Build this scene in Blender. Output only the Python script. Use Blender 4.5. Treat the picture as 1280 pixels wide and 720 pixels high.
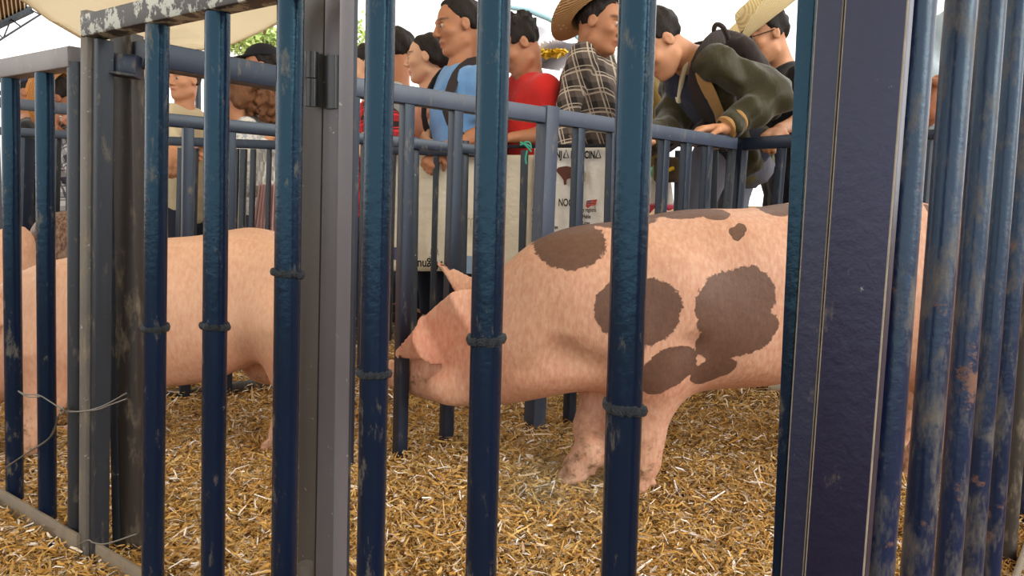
import bpy, math, random
import numpy as np
from mathutils import Matrix, Vector
random.seed(7); rng = np.random.default_rng(7)
for o in list(bpy.data.objects): bpy.data.objects.remove(o)
S = bpy.context.scene; COL = S.collection
# ------------------------------------------------------------------ camera
FPX = 940.; CY = 314.; HC = .72; PITCH = math.radians(4.5); ROLL = .021
Fv = np.array([0, math.cos(PITCH), -math.sin(PITCH)]); R0 = np.array([1., 0, 0]); U0 = np.cross(R0, Fv)
Rv = math.cos(ROLL)*R0 + math.sin(ROLL)*U0; Uv = math.cos(ROLL)*U0 - math.sin(ROLL)*R0
CAM = np.array([0, 0, HC])
cd = bpy.data.cameras.new('camera'); cam = bpy.data.objects.new('camera', cd); COL.objects.link(cam)
cd.sensor_width = 36; cd.lens = 36*FPX/1280; cd.shift_y = -(360-CY)/1280; cd.clip_start = .02; cd.clip_end = 500
M = Matrix.Identity(4)
for i in range(3):
    M[i][0], M[i][1], M[i][2], M[i][3] = Rv[i], Uv[i], -Fv[i], CAM[i]
cam.matrix_world = M; S.camera = cam
# ------------------------------------------------------------------ sky, sun, exposure
S.view_settings.view_transform = 'Standard'; S.view_settings.look = 'None'
S.view_settings.exposure = 0.0; S.view_settings.gamma = 1
W = bpy.data.worlds.new('sky'); S.world = W; W.use_nodes = True
bg = W.node_tree.nodes['Background']; bg.inputs[0].default_value = (1.0, .98, .94, 1); bg.inputs[1].default_value = 2.0
sd = bpy.data.lights.new('sun', 'SUN'); sd.energy = 2.4; sd.angle = math.radians(40); sd.color = (1, .95, .86)
sun = bpy.data.objects.new('sun', sd); COL.objects.link(sun); sun.rotation_euler = Vector((.9, -.62, .52)).to_track_quat('Z', 'Y').to_euler()
# ------------------------------------------------------------------ helpers
def ray(px, py): return Fv + (px-640)/FPX*Rv - (py-CY)/FPX*Uv
def at(px, py, Y): d = ray(px, py); return CAM + d*(Y/d[1])
def G(px, py, z=0): d = ray(px, py); return CAM + d*((z-HC)/d[2])
def hit(px, py, A, B):
    A = np.array(A[:2]); B = np.array(B[:2]); n = np.array([-(B-A)[1], (B-A)[0]]); d = ray(px, py)
    return CAM + d*((n@A)/(n@d[:2]))
def lin(c):
    if isinstance(c, str): c = [int(c[i:i+2], 16)/255 for i in (0, 2, 4)]
    return tuple((x/12.92 if x <= .04045 else ((x+.055)/1.055)**2.4) for x in c)
def nrm(v): v = np.asarray(v, float); return v/np.linalg.norm(v)
def tag(o, label=None, cat=None, group=None, kind=None):
    for k, v in (('label', label), ('category', cat), ('group', group), ('kind', kind)):
        if v: o[k] = v
    return o
def thing(name, loc, label, cat, group=None):
    o = bpy.data.objects.new(name, None); COL.objects.link(o); o.location = [float(v) for v in loc]; o.empty_display_size = .1
    return tag(o, label, cat, group or {'person': 'spectators behind the pens', 'pig': 'pigs in the pens', 'fence': 'steel pen panels', 'banner': 'banners tied to the pens', 'tree': 'trees behind the crowd', 'wire': 'tie wires on the corner post'}.get(cat))
def worldloc(o):
    l = np.zeros(3)
    while o is not None: l += np.array(o.location); o = o.parent
    return l
def obj(name, V, Fc, mat, parent=None, smooth=True, attrs=None, origin=None, matidx=None):
    V = np.asarray(V, np.float64).reshape(-1, 3)
    if parent is not None: base = worldloc(parent)
    elif origin is not None: base = np.asarray(origin, float)
    else: base = np.array([V[:, 0].mean(), V[:, 1].mean(), V[:, 2].min()])
    me = bpy.data.meshes.new(name)
    if isinstance(Fc, np.ndarray) and Fc.ndim == 2:
        n, k = Fc.shape
        me.vertices.add(len(V)); me.vertices.foreach_set('co', (V-base).astype(np.float32).ravel())
        me.loops.add(n*k); me.loops.foreach_set('vertex_index', Fc.astype(np.int32).ravel())
        me.polygons.add(n); me.polygons.foreach_set('loop_start', np.arange(0, n*k, k, dtype=np.int32))
        me.update(calc_edges=True)
    else:
        me.from_pydata([tuple(v) for v in (V-base)], [], [list(map(int, f)) for f in Fc]); me.update()
    me.polygons.foreach_set('use_smooth', np.full(len(me.polygons), smooth))
    for m in (mat if isinstance(mat, (list, tuple)) else [mat]): me.materials.append(m)
    if matidx is not None: me.polygons.foreach_set('material_index', np.asarray(matidx, np.int32))
    if attrs:
        for k, a in attrs.items():
            a = np.asarray(a, np.float32)
            if a.ndim == 1: at_ = me.attributes.new(k, 'FLOAT', 'POINT'); at_.data.foreach_set('value', a)
            else:
                at_ = me.attributes.new(k, 'FLOAT_COLOR', 'POINT')
                at_.data.foreach_set('color', np.c_[a, np.ones(len(a))].astype(np.float32).ravel())
    o = bpy.data.objects.new(name, me); COL.objects.link(o)
    if parent is not None: o.parent = parent
    else: o.location = base
    return o
class MB:
    def __init__(s): s.V = []; s.F = []
    def add(s, V, F):
        n = len(s.V); s.V += [tuple(v) for v in V]; s.F += [[i+n for i in f] for f in F]; return s
    def tube(s, pts, r, n=12, cap=True):
        pts = [np.asarray(p, float) for p in pts]; rs = r if hasattr(r, '__len__') else [r]*len(pts)
        V = []; F = []; up = None
        for i, p in enumerate(pts):
            t = nrm(pts[min(i+1, len(pts)-1)]-pts[max(i-1, 0)])
            if up is None: up = np.array([0, 0, 1.]) if abs(t[2]) < .9 else np.array([0, 1., 0])
            a = nrm(np.cross(t, up)); b = np.cross(a, t); up = b
            for k in range(n):
                q = 2*math.pi*k/n; V.append(p+rs[i]*(math.cos(q)*a+math.sin(q)*b))
        for i in range(len(pts)-1):
            for k in range(n):
                k2 = (k+1) % n; F.append([i*n+k, i*n+k2, (i+1)*n+k2, (i+1)*n+k])
        if cap: F.append(list(range(n))); F.append([(len(pts)-1)*n+k for k in range(n-1, -1, -1)])
        return s.add(V, F)
    def hexa(s, q0, q1, bev=.004):
        """bevelled bar between two quads (same winding)"""
        q0 = [np.asarray(p, float) for p in q0]; q1 = [np.asarray(p, float) for p in q1]
        V = []
        for q in (q0, q1):
            for i in range(4):
                p = q[i]; a = q[(i-1) % 4]-p; b = q[(i+1) % 4]-p
                la, lb = np.linalg.norm(a), np.linalg.norm(b); e = min(bev, .3*la, .3*lb)
                V += [p+a/la*e, p+(a/la+b/lb)*e*.3, p+b/lb*e]
        F = [[i, (i+1) % 12, 12+(i+1) % 12, 12+i] for i in range(12)]+[list(range(11, -1, -1)), list(range(12, 24))]
        return s.add(V, F)
    def bar(s, a, b, w, h, up=(0, 0, 1), bev=.003):
        """square tube from a to b, w across, h along up"""
        a = np.asarray(a, float); b = np.asarray(b, float); t = nrm(b-a); up = np.asarray(up, float)
        sd_ = nrm(np.cross(t, up)); u = np.cross(sd_, t)
        q = [(-w/2*sd_-h/2*u), (w/2*sd_-h/2*u), (w/2*sd_+h/2*u), (-w/2*sd_+h/2*u)]
        return s.hexa([a+x for x in q], [b+x for x in q], bev)
    def grid(s, P):
        P = np.asarray(P); n, m = P.shape[:2]
        return s.add(P.reshape(-1, 3), [[i*m+j, i*m+j+1, (i+1)*m+j+1, (i+1)*m+j] for i in range(n-1) for j in range(m-1)])
    def build(s, name, mat, parent=None, smooth=True, **k): 
        o = obj(name, s.V, s.F, mat, parent, smooth, **k)
        if smooth: o.data.set_sharp_from_angle(angle=math.radians(38))
        return o
# ------------------------------------------------------------------ materials
def mat_new(name):
    m = bpy.data.materials.new(name); m.use_nodes = True; nt = m.node_tree
    return m, nt, nt.nodes['Principled BSDF']
def nd(nt, t, **k):
    n = nt.nodes.new(t)
    for a, b in k.items():
        if a == 'ins':
            for q, v in b.items(): n.inputs[q].default_value = v
        else: setattr(n, a, b)
    return n
def noise(nt, vec, scale, detail=4, rough=.6, sc=None):
    if sc is not None:
        mp = nd(nt, 'ShaderNodeMapping'); mp.inputs['Scale'].default_value = sc; nt.links.new(vec, mp.inputs['Vector']); vec = mp.outputs[0]
    n = nd(nt, 'ShaderNodeTexNoise', ins={'Scale': scale, 'Detail': detail, 'Roughness': rough}); nt.links.new(vec, n.inputs['Vector'])
    return n.outputs[0]
def ramp(nt, fac, a, b, ca=(0, 0, 0, 1), cb=(1, 1, 1, 1)):
    r = nd(nt, 'ShaderNodeValToRGB'); r.color_ramp.elements[0].position = a; r.color_ramp.elements[1].position = b
    r.color_ramp.elements[0].color = ca; r.color_ramp.elements[1].color = cb; nt.links.new(fac, r.inputs[0]); return r.outputs[0]
def mixc(nt, fac, a, b, blend='MIX'):
    n = nd(nt, 'ShaderNodeMix', data_type='RGBA', blend_type=blend)
    for sock, v in ((n.inputs[0], fac), (n.inputs[6], a), (n.inputs[7], b)):
        if isinstance(v, (tuple, list)): sock.default_value = tuple(v)+((1,) if len(v) == 3 else ())
        elif isinstance(v, (float, int)): sock.default_value = v
        else: nt.links.new(v, sock)
    return n.outputs[2]
def bump(nt, bsdf, h, strength=.3, dist=.01):
    b = nd(nt, 'ShaderNodeBump', ins={'Strength': strength, 'Distance': dist}); nt.links.new(h, b.inputs['Height']); nt.links.new(b.outputs[0], bsdf.inputs['Normal'])
def math_(nt, op, a, b=None):
    n = nd(nt, 'ShaderNodeMath', operation=op)
    for i, v in enumerate((a, b)):
        if v is None: continue
        if isinstance(v, (int, float)): n.inputs[i].default_value = v
        else: nt.links.new(v, n.inputs[i])
    return n.outputs[0]
def plain(name, c, rough=.7, var=.15, scale=30, spec=.3, metal=0, bmp=0):
    m, nt, b = mat_new(name); g = nd(nt, 'ShaderNodeTexCoord').outputs['Object']; c = lin(c)
    n = noise(nt, g, scale); nt.links.new(mixc(nt, n, tuple(x*(1-var) for x in c), tuple(min(1, x*(1+var)) for x in c)), b.inputs['Base Color'])
    b.inputs['Roughness'].default_value = rough; b.inputs['Specular IOR Level'].default_value = spec; b.inputs['Metallic'].default_value = metal
    if bmp: bump(nt, b, noise(nt, g, scale*2), bmp)
    return m
def paint(name, base, rough=.3, dust=.5, chip=.6, rust=.7, dustc='8a7d66', chipc='a9a9a2', rustc='6b4630', tint=(.45, .85, 1), metal=0., spec=.6, sc=(1, 1, .35), bm=.12, cs=60, streak=0.):
    """weathered gloss enamel on steel; dust/chip/rust are noise thresholds (lower = more)"""
    m, nt, b = mat_new(name); g = nd(nt, 'ShaderNodeTexCoord').outputs['Object']; c = lin(base)
    v = noise(nt, g, 9, 3, .5, sc); col = mixc(nt, v, tuple(x*.6 for x in c), tuple(x*1.5 for x in c))
    d = ramp(nt, noise(nt, g, 34, 8, .72, sc), dust, dust+.16); col = mixc(nt, math_(nt, 'MULTIPLY', d, .6), col, lin(dustc))
    r = ramp(nt, noise(nt, g, 13, 8, .75), rust, rust+.07); col = mixc(nt, r, col, lin(rustc))
    ch = ramp(nt, noise(nt, g, cs, 6, .7), chip, chip+.05); col = mixc(nt, ch, col, lin(chipc))
    nt.links.new(col, b.inputs['Base Color'])
    rg = math_(nt, 'ADD', math_(nt, 'MULTIPLY', math_(nt, 'MAXIMUM', d, r), .35), rough); nt.links.new(rg, b.inputs['Roughness'])
    b.inputs['Specular IOR Level'].default_value = spec; b.inputs['Specular Tint'].default_value = tuple(tint)+(1,); b.inputs['Metallic'].default_value = metal
    st = noise(nt, g, 55, 2, .5, (1, 1, .035)); hh = math_(nt, 'ADD', math_(nt, 'MULTIPLY', noise(nt, g, 90, 5, .6), .5), math_(nt, 'MULTIPLY', st, streak))
    bump(nt, b, hh, bm, .004)
    return m
PIPE = paint('pipe_paint', '10182f', rough=.2, dust=.58, chip=.72, rust=.7, tint=(.35, .78, 1), spec=.5, bm=.3, streak=1.6)
PIPE2 = paint('pipe_paint_dusty', '111a3a', rough=.28, dust=.5, chip=.72, rust=.6, dustc='6f6350', tint=(.6, .85, 1), bm=.3, streak=1.4)
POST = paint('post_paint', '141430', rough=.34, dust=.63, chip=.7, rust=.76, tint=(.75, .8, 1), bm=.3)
POSTL = paint('post_paint_lit', '191d38', rough=.38, dust=.58, chip=.7, rust=.68, tint=(.8, .85, 1), bm=.3)  # lit copy of the post paint: brighter light put into its base colour
DARK = paint('dark_grey_paint', '23272f', rough=.4, dust=.57, chip=.68, rust=.7, tint=(.8, .9, 1))
BLUE = paint('blue_paint', '171e30', rough=.38, dust=.58, chip=.7, rust=.72, tint=(.75, .88, 1))
RAILB = paint('blue_rail', '343e52', rough=.42, dust=.58, chip=.7, rust=.74, tint=(.9, .95, 1))
WORN = paint('worn_steel', '78767a', rough=.5, dust=.58, chip=.6, rust=.68, chipc='8d8c88', tint=(1, 1, 1))
WORN2 = paint('worn_post', '5a5753', rough=.5, dust=.5, chip=.62, rust=.64, tint=(1, 1, 1))
PEEL = paint('peeling_rail', '3a383a', rough=.5, dust=.75, chip=.5, rust=.74, chipc='b4bab4', tint=(1, 1, 1), sc=(1, 1, 1), cs=32)
STILE = paint('stile_grey', '45413e', rough=.45, dust=.64, chip=.68, rust=.8, tint=(1, 1, 1))
STILE2 = paint('stile_lilac', '59565d', rough=.4, dust=.64, chip=.66, rust=.8, tint=(1, 1, 1))
RUSTY = paint('rusty_flat', '6f665c', rough=.65, dust=.45, chip=.7, rust=.6, rustc='6e533b', tint=(1, 1, 1))
BROWNP = paint('brown_post', '2b2624', rough=.45, dust=.52, chip=.72, rust=.66, rustc='4c3a2c', tint=(1, 1, 1))
HINGE = paint('hinge_steel', '2b2d30', rough=.3, dust=.62, chip=.66, rust=.68, tint=(1, 1, 1), metal=.3)
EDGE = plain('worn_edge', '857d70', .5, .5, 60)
WELD = plain('weld_metal', '2a333e', .28, .9, 260, .8, .4, .8)
WIRE = plain('wire', '6a655e', .4, .3, 60, .6, .6)
BLACK = plain('black_cloth', '1b1c22', .85)
# ------------------------------------------------------------------ signed-distance modeller
def surface_nets(X, Y, Z, Fd):
    nx, ny, nz = Fd.shape; I = Fd < 0
    c = I[:-1, :-1, :-1].astype(np.int8)
    tot = np.zeros((nx-1, ny-1, nz-1), np.int8)
    for a in (0, 1):
        for b in (0, 1):
            for d in (0, 1): tot += I[a:nx-1+a, b:ny-1+b, d:nz-1+d]
    act = (tot > 0) & (tot < 8); idx = np.argwhere(act)
    ids = np.full(act.shape, -1, np.int64); ids[act] = np.arange(len(idx))
    i, j, k = idx.T; acc = np.zeros((len(idx), 3)); cnt = np.zeros(len(idx))
    cor = [(a, b, d) for a in (0, 1) for b in (0, 1) for d in (0, 1)]
    val = {q: Fd[i+q[0], j+q[1], k+q[2]] for q in cor}
    pos = {q: np.stack([X[i+q[0]], Y[j+q[1]], Z[k+q[2]]], 1) for q in cor}
    for q in cor:
        for ax in range(3):
            if q[ax] == 0:
                p = list(q); p[ax] = 1; p = tuple(p); a, b = val[q], val[p]; mk = (a < 0) != (b < 0)
                den = np.where(mk, a-b, 1); t = np.where(mk, a/den, 0)[:, None]
                acc += np.where(mk[:, None], pos[q]+(pos[p]-pos[q])*t, 0); cnt += mk
    V = acc/cnt[:, None]; Q = []
    for ax in range(3):
        sl0 = [slice(None)]*3; sl1 = [slice(None)]*3; sl0[ax] = slice(0, -1); sl1[ax] = slice(1, None)
        A = I[tuple(sl0)]; B = I[tuple(sl1)]; ch = A != B
        b, d = [x for x in range(3) if x != ax]
        core = [slice(1, -1)]*3; core[ax] = slice(None)
        e = np.argwhere(ch[tuple(core)]); e[:, b] += 1; e[:, d] += 1
        if not len(e): continue
        inn = A[e[:, 0], e[:, 1], e[:, 2]]
        def cid(db, dd):
            q = e.copy(); q[:, b] -= db; q[:, d] -= dd; return ids[q[:, 0], q[:, 1], q[:, 2]]
        quad = np.stack([cid(1, 1), cid(0, 1), cid(0, 0), cid(1, 0)], 1)
        flip = inn if ax != 1 else ~inn
        quad[~flip] = quad[~flip][:, ::-1]; Q.append(quad)
    return V, np.concatenate(Q)
class SDF:
    def __init__(s): s.p = []
    def add(s, fn, lo, hi, k=.02, op='u'): s.p.append((fn, np.asarray(lo, float), np.asarray(hi, float), k, op)); return s
    def rc(s, a, b, ra, rb, k=.02, op='u', cut=False, cut0=False, flat=None):
        a = np.asarray(a, float); b = np.asarray(b, float); L = np.linalg.norm(b-a)+1e-9; ax = (b-a)/L
        def fn(P):
            q = P-a; t = np.clip((q@ax)/L, 0, 1); d = q-(t*L)[..., None]*ax
            if flat is not None:   # flatten along direction `flat[0]` by factor flat[1]
                n = nrm(flat[0]); e = d@n; d = d+((1/flat[1]-1)*e)[..., None]*n
                r = (np.linalg.norm(d, axis=-1)-(ra+(rb-ra)*t))*(flat[1]**.5)
            else: r = np.linalg.norm(d, axis=-1)-(ra+(rb-ra)*t)
            if cut: r = np.maximum(r, q@ax-L)
            if cut0: r = np.maximum(r, -(q@ax))
            return r
        m = max(ra, rb); return s.add(fn, np.minimum(a, b)-m, np.maximum(a, b)+m, k, op)
    def ell(s, c, r, B=None, k=.02, op='u', cut=None):
        c = np.asarray(c, float); r = np.asarray(r, float); B = np.eye(3) if B is None else np.asarray(B)
        def fn(P):
            q = (P-c)@B.T; k0 = np.linalg.norm(q/r, axis=-1); k1 = np.linalg.norm(q/(r*r), axis=-1)+1e-9
            d = k0*(k0-1)/k1
            if cut is not None:
                for n, h in cut: d = np.maximum(d, q@np.asarray(n, float)-h)
            return d
        m = r.max(); return s.add(fn, c-m, c+m, k, op)
    def loft(s, a, b, side, T, Wd, Dp, k=.03, p=2.3, op='u'):
        a = np.asarray(a, float); b = np.asarray(b, float); L = np.linalg.norm(b-a); ax = (b-a)/L
        side = nrm(side-(np.dot(side, ax))*ax); dp = np.cross(ax, side); T = np.asarray(T, float)
        def fn(P):
            q = P-a; u = (q@ax)/L; w = np.interp(u, T, Wd); d = np.interp(u, T, Dp)
            r = ((np.abs(q@side)/w)**p+(np.abs(q@dp)/d)**p)**(1/p)
            return np.maximum((r-1)*np.minimum(w, d), np.maximum((T[0]-u)*L, (u-T[-1])*L))
        m = max(max(Wd), max(Dp)); e0 = a+ax*L*T[0]; e1 = a+ax*L*T[-1]
        return s.add(fn, np.minimum(e0, e1)-m, np.maximum(e0, e1)+m, k, op)
    def loftx(s, X, CYs, ZT, ZB, Wd, k=.03, p=2.25):
        X = np.asarray(X, float); ZT = np.asarray(ZT, float); ZB = np.asarray(ZB, float); cz = (ZT+ZB)/2; h = (ZT-ZB)/2; Wd = np.asarray(Wd, float); CYs = np.asarray(CYs, float)
        xx = np.linspace(X[0], X[-1], 200)
        def sm(v):
            y = np.interp(xx, X, v); ker = np.hanning(17); ker /= ker.sum(); return np.convolve(np.pad(y, 8, 'edge'), ker, 'valid')
        scy, scz, sh, sw = sm(CYs), sm(cz), sm(h), sm(Wd)
        def fn(P):
            x = P[..., 0]; w = np.interp(x, xx, sw); hh = np.interp(x, xx, sh)
            r = ((np.abs(P[..., 1]-np.interp(x, xx, scy))/w)**p+(np.abs(P[..., 2]-np.interp(x, xx, scz))/hh)**p)**(1/p)
            return np.maximum((r-1)*np.minimum(w, hh), np.maximum(X[0]-x, x-X[-1]))
        return s.add(fn, (X[0], CYs.min()-Wd.max(), ZB.min()), (X[-1], CYs.max()+Wd.max(), ZT.max()), k)
    def mesh(s, vox, fine=(), fvox=None, warp=None):
        lo = np.min([p[1] for p in s.p if p[4] == 'u'], 0)-2.5*vox; hi = np.max([p[2] for p in s.p if p[4] == 'u'], 0)+2.5*vox
        axs = []
        for a in range(3):
            iv = [(f[0][a], f[1][a]) for f in fine]; x = lo[a]; L = [x]
            while x < hi[a]:
                st = fvox if any(u-fvox <= x <= v for u, v in iv) else vox
                if st == vox:
                    for u, v in iv:
                        if x < u < x+vox: st = max(fvox, u-x)
                x += st; L.append(x)
            axs.append(np.array(L))
        X, Y, Z = axs; Fd = np.full((len(X), len(Y), len(Z)), .3, np.float32)
        for fn, l, h, k, op in s.p:
            m = k+2.2*vox
            sl = tuple(slice(max(0, np.searchsorted(A, l[a]-m)-1), min(len(A), np.searchsorted(A, h[a]+m)+1)) for a, A in enumerate(axs))
            x, y, z = X[sl[0]], Y[sl[1]], Z[sl[2]]
            if min(len(x), len(y), len(z)) == 0: continue
            P = np.stack(np.meshgrid(x, y, z, indexing='ij'), -1)
            if warp is not None: P = P+warp(P)
            d = fn(P); f = Fd[sl]
            if op == 'u':
                hh = np.clip(.5+.5*(f-d)/k, 0, 1); Fd[sl] = f*(1-hh)+d*hh-k*hh*(1-hh)
            elif op == 's':
                e = -d; hh = np.clip(.5-.5*(f-e)/k, 0, 1); Fd[sl] = f*(1-hh)+e*hh+k*hh*(1-hh)
        return surface_nets(X, Y, Z, Fd)
def wob(amp, fr, ph=0.):
    def f(P):
        x, y, z = P[..., 0]*fr, P[..., 1]*fr, P[..., 2]*fr
        return amp*np.stack([np.sin(y*1.3+z*.9+ph)+.5*np.sin(2.3*z-1.7*x+ph), np.sin(z*1.1+x*1.4+2+ph)+.5*np.sin(2.1*x+1.9*y), np.sin(x*1.2+y*.8+4+ph)+.5*np.sin(2.6*y-1.5*z)], -1)
    return f
# ------------------------------------------------------------------ ground, bedding
def gz(x, y):
    return .012*np.sin(5.1*x+1.3*y)+.010*np.sin(3.7*y-2.2*x+1)+.008*np.sin(9*x+7*y)*np.cos(6*y-4*x)-.008
m, nt, b = mat_new('bedding_ground'); g = nd(nt, 'ShaderNodeTexCoord').outputs['Object']
c = mixc(nt, noise(nt, g, 70, 6, .75), lin('4a3114'), lin('a37a3e')); c = mixc(nt, ramp(nt, noise(nt, g, 2.2, 3), .45, .7), c, lin('53391a'))  # kept dark: the shade between straw pieces is put into this colour
nt.links.new(c, b.inputs['Base Color']); b.inputs['Roughness'].default_value = .9; bump(nt, b, noise(nt, g, 120, 4), .8, .02); GROUND = m
def axis(a, b, c, d, s0, s1): return np.unique(np.concatenate([np.linspace(a, b, s1), np.linspace(b, c, s0), np.linspace(c, d, s1)]))
gx = axis(-40, -3, 3, 40, 150, 14); gy = axis(-4, 0, 4.5, 60, 130, 12)
XX, YY = np.meshgrid(gx, gy, indexing='ij'); n1, n2 = XX.shape
ii = np.arange(n1*n2).reshape(n1, n2)
tag(obj('floor', np.stack([XX, YY, gz(XX, YY)], -1).reshape(-1, 3), np.stack([ii[:-1, :-1], ii[1:, :-1], ii[1:, 1:], ii[:-1, 1:]], -1).reshape(-1, 4), GROUND, origin=(0, 0, 0)), kind='structure')
# chopped straw: bent strips, denser near the camera
m, nt, b = mat_new('straw'); rnd = nd(nt, 'ShaderNodeNewGeometry').outputs['Random Per Island']
r = nd(nt, 'ShaderNodeValToRGB'); nt.links.new(rnd, r.inputs[0]); cr = r.color_ramp
for p, h in ((.0, '54371a'), (.25, '8f662e'), (.5, 'b98a47'), (.8, 'cc9f58'), (1., 'dfbe7c')):
    e = cr.elements[0] if p == 0 else cr.elements[1] if p == 1 else cr.elements.new(p)
    e.color = lin(h)+(1,)
nt.links.new(r.outputs[0], b.inputs['Base Color']); b.inputs['Roughness'].default_value = .55; b.inputs['Specular IOR Level'].default_value = .15; STRAW = m
def strips(n, px_lo, px_hi, Ya, Yb, lmu, pw=1.0):
    Y = Ya*(Yb/Ya)**rng.random(n) if pw == 1 else (Ya**(1-pw)+rng.random(n)*(Yb**(1-pw)-Ya**(1-pw)))**(1/(1-pw))
    X = (px_lo+(px_hi-px_lo)*rng.random(n)-640)/FPX*Y
    L = np.clip(rng.lognormal(math.log(lmu), .5, n), .006, .085); w = np.clip(rng.lognormal(math.log(.0026), .4, n), .001, .006)+L*.012
    th = rng.random(n)*2*np.pi; el = np.clip(rng.normal(0, .34, n), -1.1, 1.1); ro = rng.normal(0, .7, n); z = gz(X, Y)+.004+rng.random(n)**2*.028
    d = np.stack([np.cos(th)*np.cos(el), np.sin(th)*np.cos(el), np.sin(el)], 1)
    s0 = np.stack([-np.sin(th), np.cos(th), 0*th], 1); u0 = np.cross(d, s0)
    s = s0*np.cos(ro)[:, None]+u0*np.sin(ro)[:, None]; u = np.cross(d, s)
    C = np.stack([X, Y, z], 1); bend = (L*rng.normal(0, .13, n))[:, None]*u
    P = [C-d*(L/2)[:, None], C+bend, C+d*(L/2)[:, None]]; wv = s*(w/2)[:, None]
    V = np.stack([P[0]-wv*.7, P[0]+wv*.7, P[1]-wv, P[1]+wv, P[2]-wv*.6, P[2]+wv*.6], 1).reshape(-1, 3)
    o = np.arange(n)[:, None]*6; F = np.concatenate([o+np.array([[0, 1, 3, 2]]), o+np.array([[2, 3, 5, 4]])])
    return V, F
SV = []; SF = []; off = 0
for a in ((150000, -160, 1440, 1.0, 2.4, .018), (100000, -160, 1440, 1.7, 4.3, .02), (5000, -160, 1440, 1.0, 3.2, .045), (14000, -100, 1400, 4.0, 7.0, .05)):
    V, F = strips(*a); SV.append(V); SF.append(F+off); off += len(V)
tag(obj('straw_bedding', np.concatenate(SV), np.concatenate(SF), STRAW, smooth=False, origin=(0, 2, 0)), 'loose golden chopped straw bedding covering the pen ground', 'straw', kind='stuff')
# ------------------------------------------------------------------ canopy, roof, trees, stall
m, nt, b = mat_new('canvas'); g = nd(nt, 'ShaderNodeTexCoord').outputs['Object']
col = mixc(nt, noise(nt, g, .8, 4), lin('e6dcc4'), lin('f5efe2')); nt.links.new(col, b.inputs['Base Color']); b.inputs['Roughness'].default_value = .8
tr = nd(nt, 'ShaderNodeBsdfTranslucent'); nt.links.new(col, tr.inputs[0]); mx = nd(nt, 'ShaderNodeMixShader', ins={0: .6})
nt.links.new(b.outputs[0], mx.inputs[1]); nt.links.new(tr.outputs[0], mx.inputs[2]); nt.links.new(mx.outputs[0], nt.nodes['Material Output'].inputs[0]); CANVAS = m
# canopy sheet: low tied corner at the far end, rising towards and over the viewer's left
tc = at(247, 62, 8.0); Lc = [at(105, 49, 7.4), at(62, 24, 6.8), at(27, -2, 6.2), at(-40, -60, 5.4), at(-150, -190, 4.2)]
Rc = [at(292, 53, 7.8), at(348, 28, 7.2), at(410, -14, 6.6), at(520, -120, 5.6), at(640, -260, 4.4)]
Lc = [tc]+[at(175, 63, 7.8)]+Lc; Rc = [tc]+[at(268, 60, 7.95)]+Rc
rows = []
for i in range(len(Lc)-1):
    for q in np.linspace(0, 1, 5)[:-1 if i < len(Lc)-2 else None]:
        l = Lc[i]*(1-q)+Lc[i+1]*q; r_ = Rc[i]*(1-q)+Rc[i+1]*q
        rows.append([l*(1-t)+r_*t+np.array([0, 0, .10*math.sin(math.pi*t)*min(1, i*.5)+.025*math.sin(9*t+i*1.3)*min(1, i*.6)]) for t in np.linspace(0, 1, 25)])
can = thing('canopy', tc*[1, 1, 0], 'cream canvas canopy stretched overhead at the upper left', 'canopy')
mb = MB().grid(np.array(rows)); mb.grid(np.array([rows[-1], [np.array([-5+7.6*t, 3.2, 3.2+.1*math.sin(7*t)]) for t in np.linspace(0,1,25)], [np.array([-5+7.6*t, .5, 3.5]) for t in np.linspace(0,1,25)], [np.array([-5+7.6*t, -4., 3.4]) for t in np.linspace(0,1,25)]])); sh = mb.build('canvas_sheet', CANVAS, can); sm_ = sh.modifiers.new('t', 'SOLIDIFY'); sm_.thickness = .006  # second grid: out-of-view extension, added to block sky light from above
MB().tube(Lc, .014, 8).tube(Rc, .014, 8).build('edge_rope', plain('rope_cream', 'd8cbb0', .9), can)
MB().tube([tc*[1, 1, 0]+[0, 0, -.1], tc], .03, 10).build('support_pole', DARK, can)
# corrugated shed roof, far upper left
sr = thing('shed_roof', at(-10, 30, 10)*[1, 1, 0], 'corrugated metal shed roof with steel truss in the upper left corner', 'roof')
a0 = at(34, 10, 10.); a1 = at(-60, 56, 9.); b0 = at(30, -40, 8.5); b1 = at(-80, -20, 7.4)
P = []
for t in np.linspace(0, 1, 14):
    row = []
    for s_ in np.linspace(0, 1, 73):
        p = (a0*(1-s_)+a1*s_)*(1-t)+(b0*(1-s_)+b1*s_)*t; row.append(p+np.array([0, 0, .028*math.sin(s_*2*math.pi*18)]))
    P.append(row)
MB().grid(np.array(P)).build('corrugated_sheet', plain('zinc', 'b8a488', .5, .3, 3, .4), sr)
MB().bar(at(38, 12, 10), at(-60, 58, 9), .07, .09).build('edge_beam', DARK, sr)
MB().tube([at(52, 17, 9.9), at(0, 50, 9.3), at(-60, 88, 8.8)], .012, 6).build('truss_chord', DARK, sr)
for x0, y0, x1, y1 in ((38, 12, 50, 18), (14, 24, 27, 34), (14, 24, 4, 48), (-8, 36, 4, 48)):
    MB().tube([at(x0, y0, 9.7), at(x1, y1, 9.6)], .009, 6).build('truss_rod', DARK, sr)
MB().tube([at(-10, 40, 9.5)*[1, 1, 0], at(-10, 40, 9.5)], .05, 10).build('roof_post', DARK, sr)
LEAF = plain('leaf_green', 'b4c97e', .6, .4, 4); BARK = plain('bark', '6d5a44', .9)
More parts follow.
